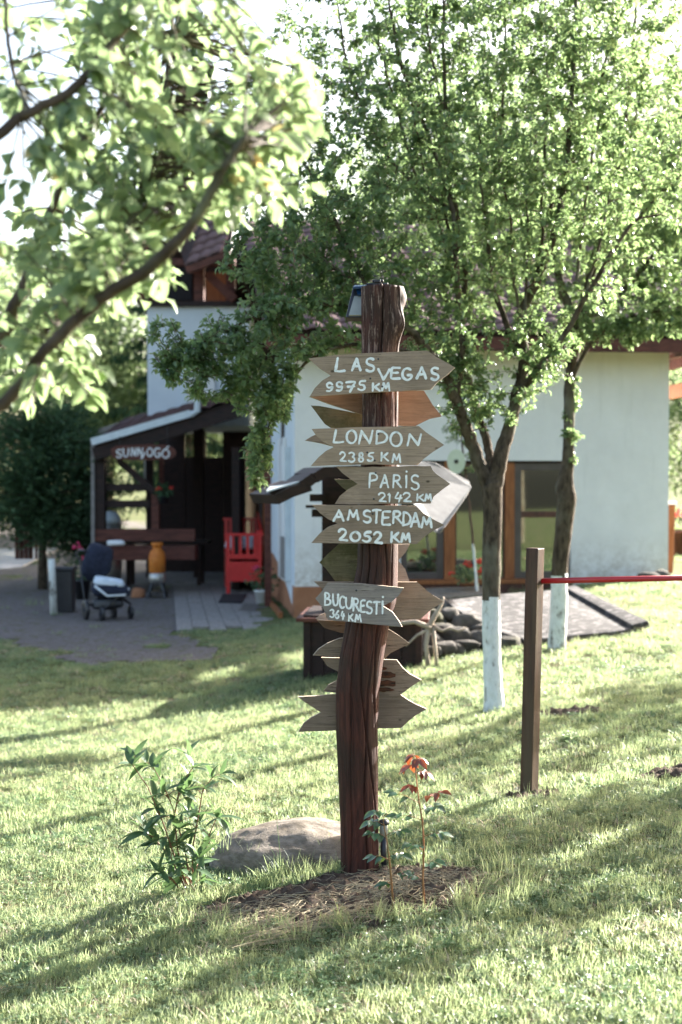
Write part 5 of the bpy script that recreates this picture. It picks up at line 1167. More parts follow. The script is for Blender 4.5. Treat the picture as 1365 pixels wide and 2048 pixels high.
# ------------------------------------------------------------------ house (local frame: u along the front wall, v into the depth)
HO = Vector((at(590, 1230, 18).x, 18.0, 0)); HA = rad(7.0)
HU = Vector((math.cos(HA), math.sin(HA), 0)); HV = Vector((-math.sin(HA), math.cos(HA), 0))
HR = Matrix((HU, HV, Vector((0, 0, 1)))).transposed()
def H(u, v, z): return HO + HU * u + HV * v + Vector((0, 0, z))
def onfront(px, py, v=0.0):
    """(u, z) of the front wall plane (set back by v) seen at a pixel"""
    d = ray(px, py); C0 = Vector((0, 0, CAMZ)); P0_ = HO + HV * v; t = (P0_ - C0).dot(HV) / d.dot(HV); p = C0 + d * t; return (p - HO).dot(HU), p.z
def hbox(mb, u0, u1, v0, v1, z0, z1): return mb.box(H((u0 + u1) / 2, (v0 + v1) / 2, (z0 + z1) / 2), (abs(u1 - u0), abs(v1 - v0), abs(z1 - z0)), HR)
def hpart(name, mat, parent, boxes, bv=0, lab=None):
    mb = MB()
    for b in boxes: hbox(mb, *b)
    o = mb.obj(name, mat, parent)
    if bv: bevel(o, bv)
    if lab: o['label'] = lab
    return o
ho = thing('house', 'white rendered house with brown plinth, tiled roof and wide wooden windows', 'house', H(0, 0, -.1))
UR, _ = onfront(1338, 900); zE = 3.42
u0, zt = onfront(802, 921); u1, _ = onfront(1143, 921); _, zs = onfront(1000, 1158)
DEP = 7.0; TH = .3
_, zpl = onfront(640, 1173)
hpart('wall', 'render', ho, [(0, u0, 0, TH, zpl, zE), (u0, u1, 0, TH, zt, zE), (u1, UR, 0, TH, -.3, zE), (UR - TH, UR, TH, DEP, -.3, zE)], 0, None)
hpart('wall', 'render', ho, [(u0, u1, .02, TH, -.35, zs - .06)], 0)
hpart('plinth', 'plinth', ho, [(-.006, u0, -.006, TH, -.5, zpl)], 0)
# left side wall with its sloping plinth line
mb = MB(); sv = [0, 1.6, 3.2, 5.0, DEP]; 
prof = [(0, -.02), (0.9, .18), (2.2, .42), (3.6, .55), (DEP, .6)]
F = []; V = []
for v, z in prof: V += [H(-.002, v + (.0 if v else TH * 0), z), H(-.002, v, zE), H(TH, v, z), H(TH, v, zE)]
for i in range(len(prof) - 1):
    a = i * 4; b = a + 4; F += [(a, b, b + 1, a + 1), (a + 2, a + 3, b + 3, b + 2), (a, a + 2, b + 2, b)]
F += [(0, 1, 3, 2), (len(V) - 4, len(V) - 2, len(V) - 1, len(V) - 3)]
# avoid the coplanar corner: start the side wall just behind the front wall face
V = [p + HV * .004 if i < 4 else p for i, p in enumerate(V)]
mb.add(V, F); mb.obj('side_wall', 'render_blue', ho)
mb = MB(); V = []; F = []
for v, z in prof: V += [H(-.006, v, -.5), H(-.006, v, z), H(TH - .01, v, -.5), H(TH - .01, v, z)]
for i in range(len(prof) - 1):
    a = i * 4; b = a + 4; F += [(a, b, b + 1, a + 1), (a + 1, b + 1, b + 3, a + 3)]
F += [(0, 1, 3, 2)]
V = [p + HV * .008 if i < 4 else p for i, p in enumerate(V)]
mb.add(V, F); mb.obj('side_plinth', 'plinth', ho)
# side wall door niche, shutter stack, lamp
def sbox(name, mat, v0, v1, z0, z1, d=.05, par=None):
    mb = MB(); mb.box(H(-d / 2 - .004, (v0 + v1) / 2, (z0 + z1) / 2), (d, abs(v1 - v0), abs(z1 - z0)), HR); return mb.obj(name, mat, par or ho)
sbox('downpipe', 'gutter', .55, .62, .35, 2.1, .07); sbox('niche_panel', 'render', 1.2, 2.3, .3, 2.25, .03); sbox('wall_sheet', 'patio', .75, 1.5, .35, .9, .06); sbox('narrow_window', 'sash', 1.5, 1.75, 2.15, 2.75, .03)
sbox('side_door', 'orange_wood', 4.2, 5.1, .1, 2.1, .06)
lm = MB(); lc = at(572, 808, 18.5); lm.lathe([(.02, .12), (.06, .07), (.07, -.07), (.03, -.12)], lc, 10); lm.beam(lc + Vector((0, 0, .1)), lc + Vector((.1, .05, .14)), .02, .02); wl_ = lm.obj('wall_lantern', 'dark_wood', ho)
# windows
zf = zs
def winframe(name, mat, ua, ub, za, zb_, w2, v0, v1, par):
    return hpart(name, mat, par, [(ua, ua + w2, v0, v1, za, zb_), (ub - w2, ub, v0, v1, za, zb_), (ua + w2, ub - w2, v0, v1, zb_ - w2, zb_), (ua + w2, ub - w2, v0, v1, za, za + w2)], .004)
uA, _ = onfront(890, 1000); uB, _ = onfront(912, 1000); uC, _ = onfront(1012, 1000); uD, _ = onfront(1031, 1000)
hpart('mullion', 'orange_wood', ho, [(uA, uB, .03, .15, zf, zt)], .005); hpart('mullion', 'orange_wood', ho, [(uC, uD, .03, .15, zf, zt)], .005)
hpart('window_sill', 'orange_wood', ho, [(u0, u1, -.05, .16, zs - .06, zs)], .005, 'brown timber sill'); hpart('sill_board', 'stain', ho, [(u0 - .02, u1 + .02, -.03, .02, zs - .2, zs - .06)], .005); hpart('window_head', 'dark_wood', ho, [(u0, u1, .03, .15, zt - .03, zt - .001)])
def window(ua, ub, transom=None, mat='sash', w2=.09):
    e = bpy.data.objects.new('window', None); col.objects.link(e); e.parent = ho; e.location = -ho.location
    fr = winframe('frame', mat, ua, ub, zf + .001, zt - .032, w2, .05, .11, None); sub(fr, e)
    if transom: sub(hpart('transom', mat if mat != 'sash' else 'stain', None, [(ua + w2, ub - w2, .052, .108, transom - .04, transom + .04)], .003), e)
    gzs = [(zf + w2, zt - w2 - .03)] if not transom else [(zf + w2, transom - .04), (transom + .04, zt - w2 - .03)]
    for a, b in gzs: sub(hpart('pane', 'glass', None, [(ua + w2, ub - w2, .075, .083, a, b)]), e)
    return e
_, ztr = onfront(1080, 1029)
window(u0 + .001, uA - .002); window(uB + .002, uC - .002, None, 'stain', .02); window(uD + .002, u1 - .001, ztr)
# a white shelf and a dark low cabinet seen just inside the middle pane side
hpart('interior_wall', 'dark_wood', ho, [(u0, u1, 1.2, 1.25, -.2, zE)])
# roof: battens, tiles, eave
zR = 5.75; vR = 5.2; OV = .55; slope = (zR - zE) / (vR + OV)
def roofz(v): return zE + .10 + (v + OV) * slope
mb = MB(); Lu0, Lu1 = -0.4, UR + 1.0
mb.slab([H(Lu0, -OV, roofz(-OV) - .03), H(Lu1, -OV, roofz(-OV) - .03), H(Lu1, vR, roofz(vR) - .03), H(Lu0, vR, roofz(vR) - .03)], .05)
mb.slab([H(Lu0, 2 * vR + OV, roofz(-OV) - .03), H(Lu1, 2 * vR + OV, roofz(-OV) - .03), H(Lu1, vR, roofz(vR) - .03), H(Lu0, vR, roofz(vR) - .03)], .05)
rf = mb.obj('roof', 'dark_wood', ho)
def tile_mesh(wd, ln):
    V = []; F = []
    for j, yy in enumerate((0, ln)):
        for i in range(7):
            t = i / 6; x = (t - .5) * wd; z = .03 * math.sin(PI * t) + (.022 if j == 0 else 0.0) + .004; V += [(x, yy, z), (x, yy, z - .014)]
    n = 14
    for i in range(6):
        a = 2 * i; F += [(a, a + 2, n + a + 2, n + a), (a + 1, n + a + 1, n + a + 3, a + 3), (a, a + 1, a + 3, a + 2)]
    me = bpy.data.meshes.new('tile'); me.from_pydata(V, [], F); me.materials.append(M['tile']); me.shade_smooth(); return me
TW, TL = .24, .34; tm = tile_mesh(TW, TL + .05)
def tile_roof(parent, O, U, Vd, nu, nv, budget, jit=.006):
    """tiles laid on a plane from O; the first `budget` are parts, the rest one mass"""
    Nn = U.cross(Vd).normalized(); k = 0; rest = MB(); rot = Matrix((U, Vd, Nn)).transposed()
    for j in range(nv):
        for i in range(nu):
            p = O + U * (TW * (i + .5)) + Vd * (TL * j) + Nn * R.uniform(0, jit)
            if k < budget:
                o = bpy.data.objects.new('tile', tm); col.objects.link(o); o.parent = parent; o.matrix_local = Matrix.Translation(p) @ (rot @ Matrix.Rotation(R.uniform(-.02, .02), 3, 'Z')).to_4x4()
            else: rest.add([rot @ v.co + p for v in tm.vertices], [tuple(f.vertices) for f in tm.polygons])
            k += 1
    if rest.n: o = rest.obj('tiles', 'tile', None, True); sub(o, parent); stuff(o)
sv_ = (H(0, 1, slope) - H(0, 0, 0)).normalized()
tile_roof(rf, H(Lu0, -OV - .04, roofz(-OV) - .035), HU, sv_, int((Lu1 - Lu0) / TW), int((vR + OV) / math.cos(math.atan(slope)) / TL), 150)
mb = MB(); hbox(mb, Lu0, Lu1, -OV - .02, -OV + .03, roofz(-OV) - .24, roofz(-OV) - .07); mb.obj('fascia', 'red_wood', ho)
mb = MB(); mb.slab([H(Lu0 + .05, -OV + .03, zE - .02), H(Lu1 - .05, -OV + .03, zE - .02), H(Lu1 - .05, 0.0, zE + .05), H(Lu0 + .05, 0.0, zE + .05)], .02); mb.obj('soffit', 'orange_wood', ho)
for u in (UR + .12, UR + .75, 1.0, 3.0): mb = MB(); mb.beam(H(u, -OV + .02, zE - .08), H(u, 4.5, zE - .08 + .0), .1, .14); mb.obj('rafter_end', 'red_wood', ho)
mb = MB(); hbox(mb, UR + .85, UR + .95, -.5, 4.0, zE - .55, zE - .35); mb.obj('side_beam', 'orange_wood', ho)
ch = MB(); cc = at(896, 575, 20.2); cc.z -= .1; ch.box(cc, (.34, .4, .7)); co = ch.obj('chimney', 'dark_wood', ho)
ch = MB(); ch.box(cc + Vector((0, 0, .365)), (.46, .5, .03)); sub(ch.obj('chimney_slab', 'orange_wood', None), co)
ch = MB(); ch.box(cc + Vector((0, 0, .52)), (.44, .46, .27), None, .35); sub(ch.obj('chimney_cap', 'cream', None), co)
# orange timber post right of the house
op = thing('timber_post', 'orange brown timber post with pale top at the right end of the house', 'post', gpt(1336, 1132)); a = at(1333, 1135, 18.9); b = at(1338, 1008, 18.9)
mb = MB(); mb.beam(a - Vector((0, 0, .1)), b, .15, .15, (0, 1, 0)); bevel(mb.obj('shaft', 'orange_wood', op), .01); mb = MB(); mb.box(b + Vector((0, 0, .015)), (.18, .18, .04)); mb.obj('cap', 'white', op)

# ------------------------------------------------------------------ rear wing: tall pale gable wall, timber gallery and dormer roofs
rw = thing('rear_wing', 'taller rear wing with bluish white wall, dark timber gallery and tiled gables', 'house', at(380, 1100, 25))
def wpx(mb, x0, x1, y0, y1, Y, dep): a = at(x0, y0, Y); b = at(x1, y1, Y); return mb.box(((a.x + b.x) / 2, Y + dep / 2, (a.z + b.z) / 2), (abs(b.x - a.x), dep, abs(a.z - b.z)))
def wp(name, mat, x0, x1, y0, y1, Y, dep, parent=None, bv=0):
    mb = MB(); wpx(mb, x0, x1, y0, y1, Y, dep); o = mb.obj(name, mat, parent or rw)
    if bv: bevel(o, bv)
    return o
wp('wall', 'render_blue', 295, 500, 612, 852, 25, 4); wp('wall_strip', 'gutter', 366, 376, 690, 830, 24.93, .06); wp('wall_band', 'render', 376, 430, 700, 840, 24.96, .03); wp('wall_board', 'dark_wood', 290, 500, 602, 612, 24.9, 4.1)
wp('gallery_wall', 'dark_wood', 270, 490, 480, 602, 26.3, 2.0); wp('gallery_window', 'mat', 322, 384, 532, 600, 26.2, .05); wp('gallery_panel', 'orange_wood', 412, 452, 545, 602, 26.15, .08)
for (x0, x1) in ((298, 320), (388, 408), (452, 470)): wp('gallery_post', 'red_wood', x0, x1, 505, 602, 24.95, .2)
wp('gallery_beam', 'red_wood', 285, 470, 517, 530, 24.9, .22)
mb = MB(); mb.beam(at(415, 548, 24.9), at(470, 600, 24.9), .15, .16, (0, 1, 0)); mb.obj('gallery_brace', 'red_wood', rw)
mb = MB(); mb.beam(at(330, 512, 24.9), at(278, 600, 24.9), .12, .14, (0, 1, 0)); mb.obj('gallery_brace', 'red_wood', rw)
# roofs of the gallery
def tri_roof(p0, p1, p2, p3, nm, tiles=True, nu=8, nv=5, bud=40):
    mb = MB(); mb.slab([p0, p1, p2, p3], .08); r_ = mb.obj(nm, 'dark_wood', rw)
    if tiles:
        U = (p1 - p0).normalized(); Vd = (p3 - p0); L = Vd.length; Vd = (Vd - U * Vd.dot(U)).normalized(); Nn = U.cross(Vd)
        if Nn.z < 0: U = -U; p0 = p1; Nn = -Nn
        tile_roof(r_, p0 + Nn * .02 - Vd * .04, U, Vd, int((p1 - p0).length / TW) if (p1 - p0).length > .5 else int(((p3 - p2).length) / TW), int(L / TL), bud)
    return r_
g1 = [at(352, 500, 24.6), at(458, 474, 24.6), at(458, 400, 27.5), at(300, 400, 27.5)]
tri_roof(at(372, 534, 24.5), at(462, 500, 24.2), at(470, 420, 26.6), at(340, 440, 26.8), 'dormer_roof', True, bud=60)
tri_roof(at(262, 475, 25.0), at(345, 450, 24.8), at(330, 385, 27.2), at(262, 385, 27.4), 'gable_roof', True, bud=60)
mb = MB(); mb.beam(at(376, 540, 24.4), at(464, 506, 24.1), .12, .14, (0, 1, 0)); mb.obj('barge_board', 'red_wood', rw); mb = MB(); mb.beam(at(255, 600, 24.6), at(300, 455, 24.6), .12, .16, (0, 1, 0)); mb.obj('barge_board', 'red_wood', rw)
tri_roof(at(515, 600, 23.4), at(860, 600, 23.4), at(860, 440, 27.5), at(490, 440, 27.5), 'main_roof', True, bud=150)

# ------------------------------------------------------------------ open porch
po = thing('porch', 'dark timber porch with sloping tiled lean-to roof and pale roof edge', 'porch', at(200, 1180, 22.5))
ZP = -.13
wp_ = lambda n, m, x0, x1, y0, y1, Y, d, bv=0: wp(n, m, x0, x1, y0, y1, Y, d, po, bv)
for (px, w2, Y) in ((200, 22, 22.6), (186, 7, 22.5), (536, 13, 19.8), (398, 20, 26.5), (300, 14, 26.5), (210, 14, 27.0)):
    a = at(px, 900, Y); t_op = at(px, (880 - (px - 190) * .29) if px < 500 else 985, Y).z
    if px == 536: t_op = 2.3
    mb = MB(); mb.box((a.x, Y, (ZP + t_op) / 2 - .05), (w2 / FPX * Y, w2 / FPX * Y, t_op - ZP + .1)); mb.obj('post' if px != 186 else 'downpipe', 'dark_wood' if px not in (536, 186) else ('red_wood' if px == 536 else 'patio'), po)
L0, L1 = at(188, 888, 22.4), at(482, 800, 22.4); B0, B1 = at(196, 858, 26.5), at(480, 765, 26.5)
mb = MB(); mb.slab([L0, L1, B1, B0], .1); r_ = mb.obj('roof', 'dark_wood', po)
U = (L1 - L0).normalized(); Vd = (B0 - L0); Vd = (Vd - U * Vd.dot(U)).normalized()
tile_roof(r_, L0 + U.cross(Vd) * .01, U, Vd, int((L1 - L0).length / TW), int((B0 - L0).length / TL), 60)
mb = MB(); mb.beam(L0 + Vector((-.02, -.08, .03)), at(382, 832, 22.35) + Vector((0, -.04, .04)), .07, .11, (0, 0, 1)); mb.tube([at(382, 829, 22.3), at(395, 822, 22.3), at(397, 760, 22.3)], .05, 8); mb.obj('roof_edge_strip', 'gutter', po)
mb = MB(); mb.beam(L0 + Vector((0, .02, -.16)), L1 + Vector((0, .02, -.16)), .12, .2); mb.obj('beam', 'dark_wood', po)
mb = MB(); mb.beam(at(236, 920, 22.6), at(312, 985, 22.6), .1, .11, (0, 1, 0)); mb.obj('brace', 'dark_wood', po)
wp_('rail', 'dark_wood', 205, 305, 968, 982, 22.6, .08); wp_('rail', 'dark_wood', 205, 300, 1001, 1015, 22.6, .08); wp_('rail', 'red_wood', 190, 390, 1058, 1082, 22.5, .1); wp_('bench_board', 'red_wood', 190, 390, 1092, 1120, 22.3, .5)
wp_('post', 'red_wood', 303, 318, 985, 1060, 22.6, .2)
# back wall of the porch with an opening
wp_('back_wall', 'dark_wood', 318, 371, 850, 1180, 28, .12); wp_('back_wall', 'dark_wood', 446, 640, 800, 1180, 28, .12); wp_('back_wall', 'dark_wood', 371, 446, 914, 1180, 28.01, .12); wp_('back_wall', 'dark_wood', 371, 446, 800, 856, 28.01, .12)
wp_('opening_post', 'dark_wood', 394, 412, 856, 914, 28.03, .12); wp_('panel', 'steel', 288, 300, 920, 958, 27.8, .05); wp_('panel', 'red_wood', 318, 328, 916, 985, 27.2, .08)
mb = MB(); mb.box((at(480, 900, 24).x, 25.5, 1.0), (.12, 5, 2.4)); mb.obj('side_wall', 'dark_wood', po)
# name board SUNNyOGO
nbp = at(287, 905, 22.2); nb_ = thing('name_board', 'rounded red-brown board lettered SUNNyOGÓ hanging under the porch eave', 'sign', nbp)
out = []; 
for px, py in ((222, 897), (232, 892), (262, 890), (300, 888), (335, 890), (348, 896), (353, 905), (349, 914), (338, 919), (300, 920), (262, 920), (232, 919), (223, 912)): out.append(at(px, py, 22.2))
mb = MB(); n = len(out); mb.add(out + [p + Vector((0, .04, 0)) for p in out], [tuple(range(n)), tuple(reversed(range(n, 2 * n)))] + [(i, (i + 1) % n, n + (i + 1) % n, n + i) for i in range(n)]); nbo = mb.obj('board', 'red_wood', nb_)
mb = MB(); rr = random.Random(2)
for ch_, x0, x1, yt, yb_ in (('S', 125, 235, 380, 540), ('U', 265, 370, 365, 530), ('N', 420, 512, 355, 505), ('N', 542, 640, 350, 495), ('y', 600, 690, 440, 555), ('O', 725, 840, 350, 515), ('G', 868, 1000, 350, 530), ('Q', 1015, 1165, 345, 545)):
    for k_, st in enumerate(G[ch_]): ribbon(mb, [(220 + (x0 + p[0] * (x1 - x0)) / 9.75, 860 + (yt + (1 - p[1]) * (yb_ - yt)) / 9.75) for p in st], 2.5, lambda px, py, l, k_=k_: at(px, py, 22.2) + Vector((0, -l * 3 - .004 - .002 * k_, 0)), rr)
sub(mb.obj('lettering', 'paint', None), nbo)
mb = MB(); mb.tube([at(240, 890, 22.22), at(240, 872, 22.22)], .006, 5); mb.tube([at(335, 889, 22.22), at(335, 850, 22.22)], .006, 5); mb.obj('hanger', 'black', nb_)
# table and benches inside
pt = thing('picnic_table', 'dark timber table standing inside the porch', 'table', Vector((-3.0, 24.3, ZP)))
mb = MB(); mb.box((-3.0, 24.3, ZP + .74), (1.5, .7, .05)); mb.obj('tabletop', 'dark_wood', pt)
for sx in (-.6, .6):
    for sy in (-.25, .25): mb = MB(); mb.box((-3.0 + sx, 24.3 + sy, ZP + .36), (.07, .07, .71)); mb.obj('leg', 'dark_wood', pt)
# patio boards
pa_ = thing('patio', 'grey board walkway', 'x', Vector((0, 0, 0))); del pa_['category']; del pa_['label']; pa_['kind'] = 'structure'
def patp(u, v): return H(-.18 - u, v, 0)
cnt = 0
for i in range(7):
    for j in range(9):
        u_ = .20 * (i + .5) + .0; v0 = -1.0 + j * .85 + (.4 if i % 2 else 0); ln = .85
        p = H(-.10 - u_, v0 + ln / 2, max(ZP + .0, ZP)); mb = MB()
        mb.box((p.x, p.y, ZP - .01 + R.uniform(-.003, .003)), (.193, ln - .008, .06), HR); mb.obj('board', 'patio', pa_); cnt += 1
mb = MB(); p = H(-.82, 2.7, 0); mb.box((p.x, p.y, ZP - .045), (1.55, 8.6, .06), HR); mb.obj('patio_bed', 'gravel', pa_)
mb = MB(); p = H(-.04, 1.9, 0); mb.box((p.x - .12, p.y, ZP + .05), (.05, 3.4, .1), HR); mb.obj('edge_board', 'orange_wood', pa_)
p = gpt(465, 1199); 
mb = MB(); mb.slab([at(437, 1210, 20.5), at(483, 1210, 20.5), at(494, 1193, 21.95), at(446, 1193, 21.95)], .02); dm = mb.obj('doormat', 'mat', None); tag(dm, 'small black rubber doormat on the grey boards before the red bench', 'doormat')
for v in dm.data.vertices: v.co.z = ZP + .022 + (0.02 if v.index < 4 else 0.004)
# red bench seen end on
rb0 = Vector((at(488, 1176, 22.3).x, 22.3, ZP + .02)); rb = thing('red_bench', 'bright red wooden slatted bench chest seen from its end', 'bench', rb0)
bx0, bx1 = at(453, 1100, 22.3).x, at(524, 1100, 22.3).x; zt_, zm, zlo = at(480, 1071, 22.3).z, at(480, 1113, 22.3).z, at(480, 1163, 22.3).z; BL = 1.5
SH = -.10 * BL
def endframe(yy, sx, zt_=zt_):
    for x in (bx0 + .03, bx1 - .03): mb = MB(); mb.box((x + sx, yy, (ZP + zt_) / 2), (.06, .06, zt_ - ZP)); mb.obj('leg', 'red', rb)
    mb = MB(); mb.box(((bx0 + bx1) / 2 + sx, yy, zt_ + .015), (bx1 - bx0 + .05, .09, .045)); bevel(mb.obj('arm_rail', 'red', rb), .006)
    mb = MB(); mb.box(((bx0 + bx1) / 2 + sx, yy, zm), (bx1 - bx0 - .1, .05, .07)); mb.obj('rail', 'red', rb)
    for k in range(4): x = bx0 + .06 + (bx1 - bx0 - .12) * (k + .5) / 4 + .0; mb = MB(); mb.box((bx0 + (bx1 - bx0) * (k + .9) / 4.8 + sx, yy, (zm + zt_) / 2), (.045, .03, zt_ - zm)); mb.obj('slat', 'red', rb)
    mb = MB(); mb.box(((bx0 + bx1) / 2 + sx, yy, (zlo + zm - .08) / 2), (bx1 - bx0 - .08, .035, zm - .08 - zlo)); mb.obj('end_panel', 'red', rb)
endframe(22.3, 0); endframe(22.3 + BL, SH, at(480, 1040, 22.3 + BL).z)
mb = MB(); mb.slab([(bx0, 22.33, zm), (bx1, 22.33, zm), (bx1 + SH, 22.27 + BL, zm), (bx0 + SH, 22.27 + BL, zm)], .04); mb.obj('seat', 'red', rb)
mb = MB(); mb.slab([(bx0 + .04, 22.35, zlo), (bx0 + .04 + SH, 22.25 + BL, zlo), (bx0 + .04 + SH, 22.25 + BL, zm - .05), (bx0 + .04, 22.35, zm - .05)], .03); mb.obj('front_panel', 'red', rb)
zb2 = at(480, 1040, 23.8).z
mb = MB(); mb.slab([(bx1 - .02, 22.33, zt_ + .08), (bx1 - .02 + SH, 22.27 + BL, zt_ + .34), (bx1 - .02 + SH, 22.27 + BL, zt_ + .24), (bx1 - .02, 22.33, zt_ + .02)], .03); mb.obj('back_rail', 'red', rb)
for k in range(7): t = (k + .5) / 7; mb = MB(); mb.box((bx1 - .03 + SH * t, 22.33 + BL * t, (zm + zt_) / 2 + .03), (.03, .06, zt_ - zm + .06)); mb.obj('back_slat', 'red', rb)
cu = MB(); V, F = boulder(((bx0 + bx1) / 2 + SH * .8, 22.3 + BL * .8, zm + .17), (.25, .25, .12), 5, 18, 10, .5); cu.add(V, F); tag(cu.obj('cushion', 'paleblue', None, True), 'grey blue cushion lying on the red bench', 'cushion')
M['paleblue'].use_nodes = True
# geranium pots
def blob_leaves(parent, c, r_, n, mat, L, seed, name='leaves', zs_=.8):
    rs = np.random.RandomState(seed); d = nrm(rs.randn(n, 3)); q = rs.rand(n, 1) ** .5; P = np.array(c) + d * q * np.array([r_, r_, r_ * zs_]); V, F = leaf_arrays(P, d + rs.randn(n, 3) * .5, np.array([0, 0, 1.0]) + rs.randn(n, 3) * .6, L * rs.uniform(.7, 1.2, n), L * .8 * rs.uniform(.7, 1.2, n))
    o = fastmesh(name, V, F, mat, parent, True); stuff(o); return o
def geranium(label, c, pot_r, pot_h, potm, lr, fl_, fm_, seed, leaf='leaf2'):
    t_ = thing('flower_pot', label, 'flower pot', Vector(c)); mb = MB(); mb.lathe([(pot_r * .7, 0), (pot_r, pot_h), (pot_r * 1.08, pot_h), (pot_r * 1.08, pot_h * .88), (pot_r * .9, pot_h * .9)], c, 18); mb.obj('pot', potm, t_, True)
    blob_leaves(t_, (c[0], c[1], c[2] + pot_h + lr * .6), lr, 150, leaf, .06, seed)
    r = random.Random(seed)
    for (dx, dz, s) in fl_:
        mb = MB(); cc = Vector((c[0] + dx, c[1] - lr * .5, c[2] + dz))
        for k in range(14): V, F = boulder((cc.x + r.gauss(0, s * .5), cc.y + r.gauss(0, s * .5), cc.z + r.gauss(0, s * .35)), (s * .35, s * .35, s * .25), k, 6, 4); mb.add(V, F)
        mb.obj('flower', fm_, t_, True); mb = MB(); mb.tube([cc, Vector((c[0], c[1], c[2] + pot_h))], .004, 4); mb.obj('flower_stem', 'leaf2', t_)
pc = at(527, 1228, 20.3); pc.z = ZP + .01
geranium('white flower pot with pink flowers at the porch post beside the house corner', tuple(pc), .13, .22, 'white', .24, [(-.10, .55, .05), (.09, .5, .04)], 'flower_pink', 3, 'peony')
pc = at(936, 1172, 17.0)
geranium('pot of coral red geraniums standing on the stone ledge by the window', tuple(pc), .11, .04, 'plinth', .17, [(-.02, .27, .05), (.13, .30, .05), (.14, .17, .045), (-.21, .16, .035)], 'flower_red', 4, 'leaf2')
pc = at(327, 1008, 22.3)
geranium('dark pot with two red flowers standing on the porch rail post', tuple(pc), .1, .12, 'black', .14, [(-.06, .24, .035), (.12, .25, .035)], 'flower_red', 5, 'conifer')
pc = at(1352, 1040, 22.0); pc.z = gz(pc.x, pc.y)
geranium('large tub of red geraniums on the grass right of the house', tuple(pc), .25, .45, 'stain', .38, [(-.25, .85, .08), (.0, .68, .08), (.2, .8, .08), (.3, .6, .07)], 'flower_red', 6, 'leaf2')
pc = at(165, 1130, 21.5); pc.z = ZP
geranium('dark pot of white and pink flowers by the left porch post', tuple(pc), .13, .3, 'black', .24, [(-.05, .78, .07), (.08, .62, .05)], 'flower_pink', 8, 'conifer')
# crates / buckets / gas burner
gb0 = Vector((at(315, 1186, 21.8).x, 21.8, ZP)); gb = thing('gas_bottle', 'orange gas bottle standing on a burner frame before the porch', 'gas bottle', gb0)
c = gb0; mb = MB(); mb.lathe([(.10, .36), (.125, .39), (.13, .62), (.11, .70), (.07, .74), (.065, .78)], c, 22); mb.obj('bottle', 'orange', gb, True)
mb = MB(); mb.lathe([(.075, .78), (.09, .80), (.09, .84), (.085, .84), (.08, .80)], c, 18); mb.obj('collar', 'orange', gb, True)
mb = MB(); mb.lathe([(.11, .22), (.13, .25), (.13, .37), (.10, .38)], c, 20); mb.obj('pan', 'steel', gb, True)
for k in range(4): a = PI / 4 + k * PI / 2; mb = MB(); mb.beam(c + Vector((.10 * math.cos(a), .1 * math.sin(a), .24)), c + Vector((.19 * math.cos(a), .19 * math.sin(a), 0)), .03, .03, (0, 1, 0)); mb.obj('leg', 'black', gb)
mb = MB(); mb.lathe([(.16, .08), (.17, .08), (.17, .10), (.16, .10)], c, 16); mb.obj('ring', 'black', gb)
mb = MB(); V, F = boulder((at(275, 1165, 21.8).x, 21.9, ZP + .05), (.11, .11, .09), 9, 14, 9, .3); mb.add(V, F); tag(mb.obj('loose_stone', 'plinth', None, True), 'reddish stone on the gravel left of the orange gas bottle', 'stone')
# helmet-like white pot and tubs seen through the rails
hc = at(221, 1040, 23.2); hp = thing('water_barrel', 'grey barrel with a white dome lid behind the porch rails', 'barrel', Vector((hc.x, hc.y, ZP))); mb = MB(); mb.lathe([(.17, 0), (.19, .4), (.17, hc.z - ZP - .05)], hp.location, 20); mb.obj('barrel', 'steel', hp, True); mb = MB(); mb.lathe([(.18, hc.z - ZP - .05), (.17, hc.z - ZP + .05), (.10, hc.z - ZP + .13), (.02, hc.z - ZP + .15)], hp.location, 20); mb.obj('lid', 'paleblue', hp, True)
bt = at(232, 1086, 22.0); mb = MB(); V, F = boulder((bt.x, 22.05, at(232, 1086, 22).z), (.14, .08, .045), 3, 14, 8, .4); mb.add(V, F); tag(mb.obj('folded_cloth', 'white', None, True), 'white cloth lying on the dark porch bench board', 'cloth')
# stroller
S_ = Vector((at(215, 1232, 18.6).x, 18.6, gz(-3.0, 18.6) + .01)); st = thing('baby_stroller', 'dark navy baby stroller with pale blue cover parked on the gravel', 'stroller', S_)
def sp_(px, py, dy=0.0): return at(px, py, 18.6 + dy)
for (px, py, r_, dy) in ((172, 1222, .13, -.28), (205, 1228, .09, -.42), (228, 1228, .10, .0), (262, 1214, .09, -.1)):
    c = sp_(px, py, dy); c.z = gz(c.x, c.y) + r_ + .008; mb = MB(); mb.lathe([(r_ * .62, -.022), (r_ * .95, -.022), (r_, -.012), (r_, .012), (r_ * .95, .022), (r_ * .62, .022)], (0, 0, 0), 24, 'X')
    Rz = Matrix.Rotation(rad(25), 3, 'Z'); mb.v = [tuple(Rz @ Vector(v) + c) for v in mb.v]; wo = mb.obj('wheel', 'black', st, True)
    mb = MB(); mb.lathe([(.02, -.026), (r_ * .6, -.012), (r_ * .6, .012), (.02, .026)], (0, 0, 0), 14, 'X'); mb.v = [tuple(Rz @ Vector(v) + c) for v in mb.v]; sub(mb.obj('rim', 'navy', None), wo)
fr_ = MB()
for a, b in (((172, 1218, -.28), (215, 1180, -.15)), ((172, 1218, -.28), (160, 1120, .1)), ((215, 1180, -.15), (262, 1208, -.1)), ((205, 1222, -.42), (240, 1190, -.3)), ((228, 1222, 0), (205, 1150, .1)), ((240, 1190, -.3), (262, 1208, -.1)), ((160, 1120, .1), (152, 1108, .15)), ((190, 1200, -.3), (245, 1200, -.2))):
    fr_.tube([sp_(*a), sp_(*b)], .014, 8)
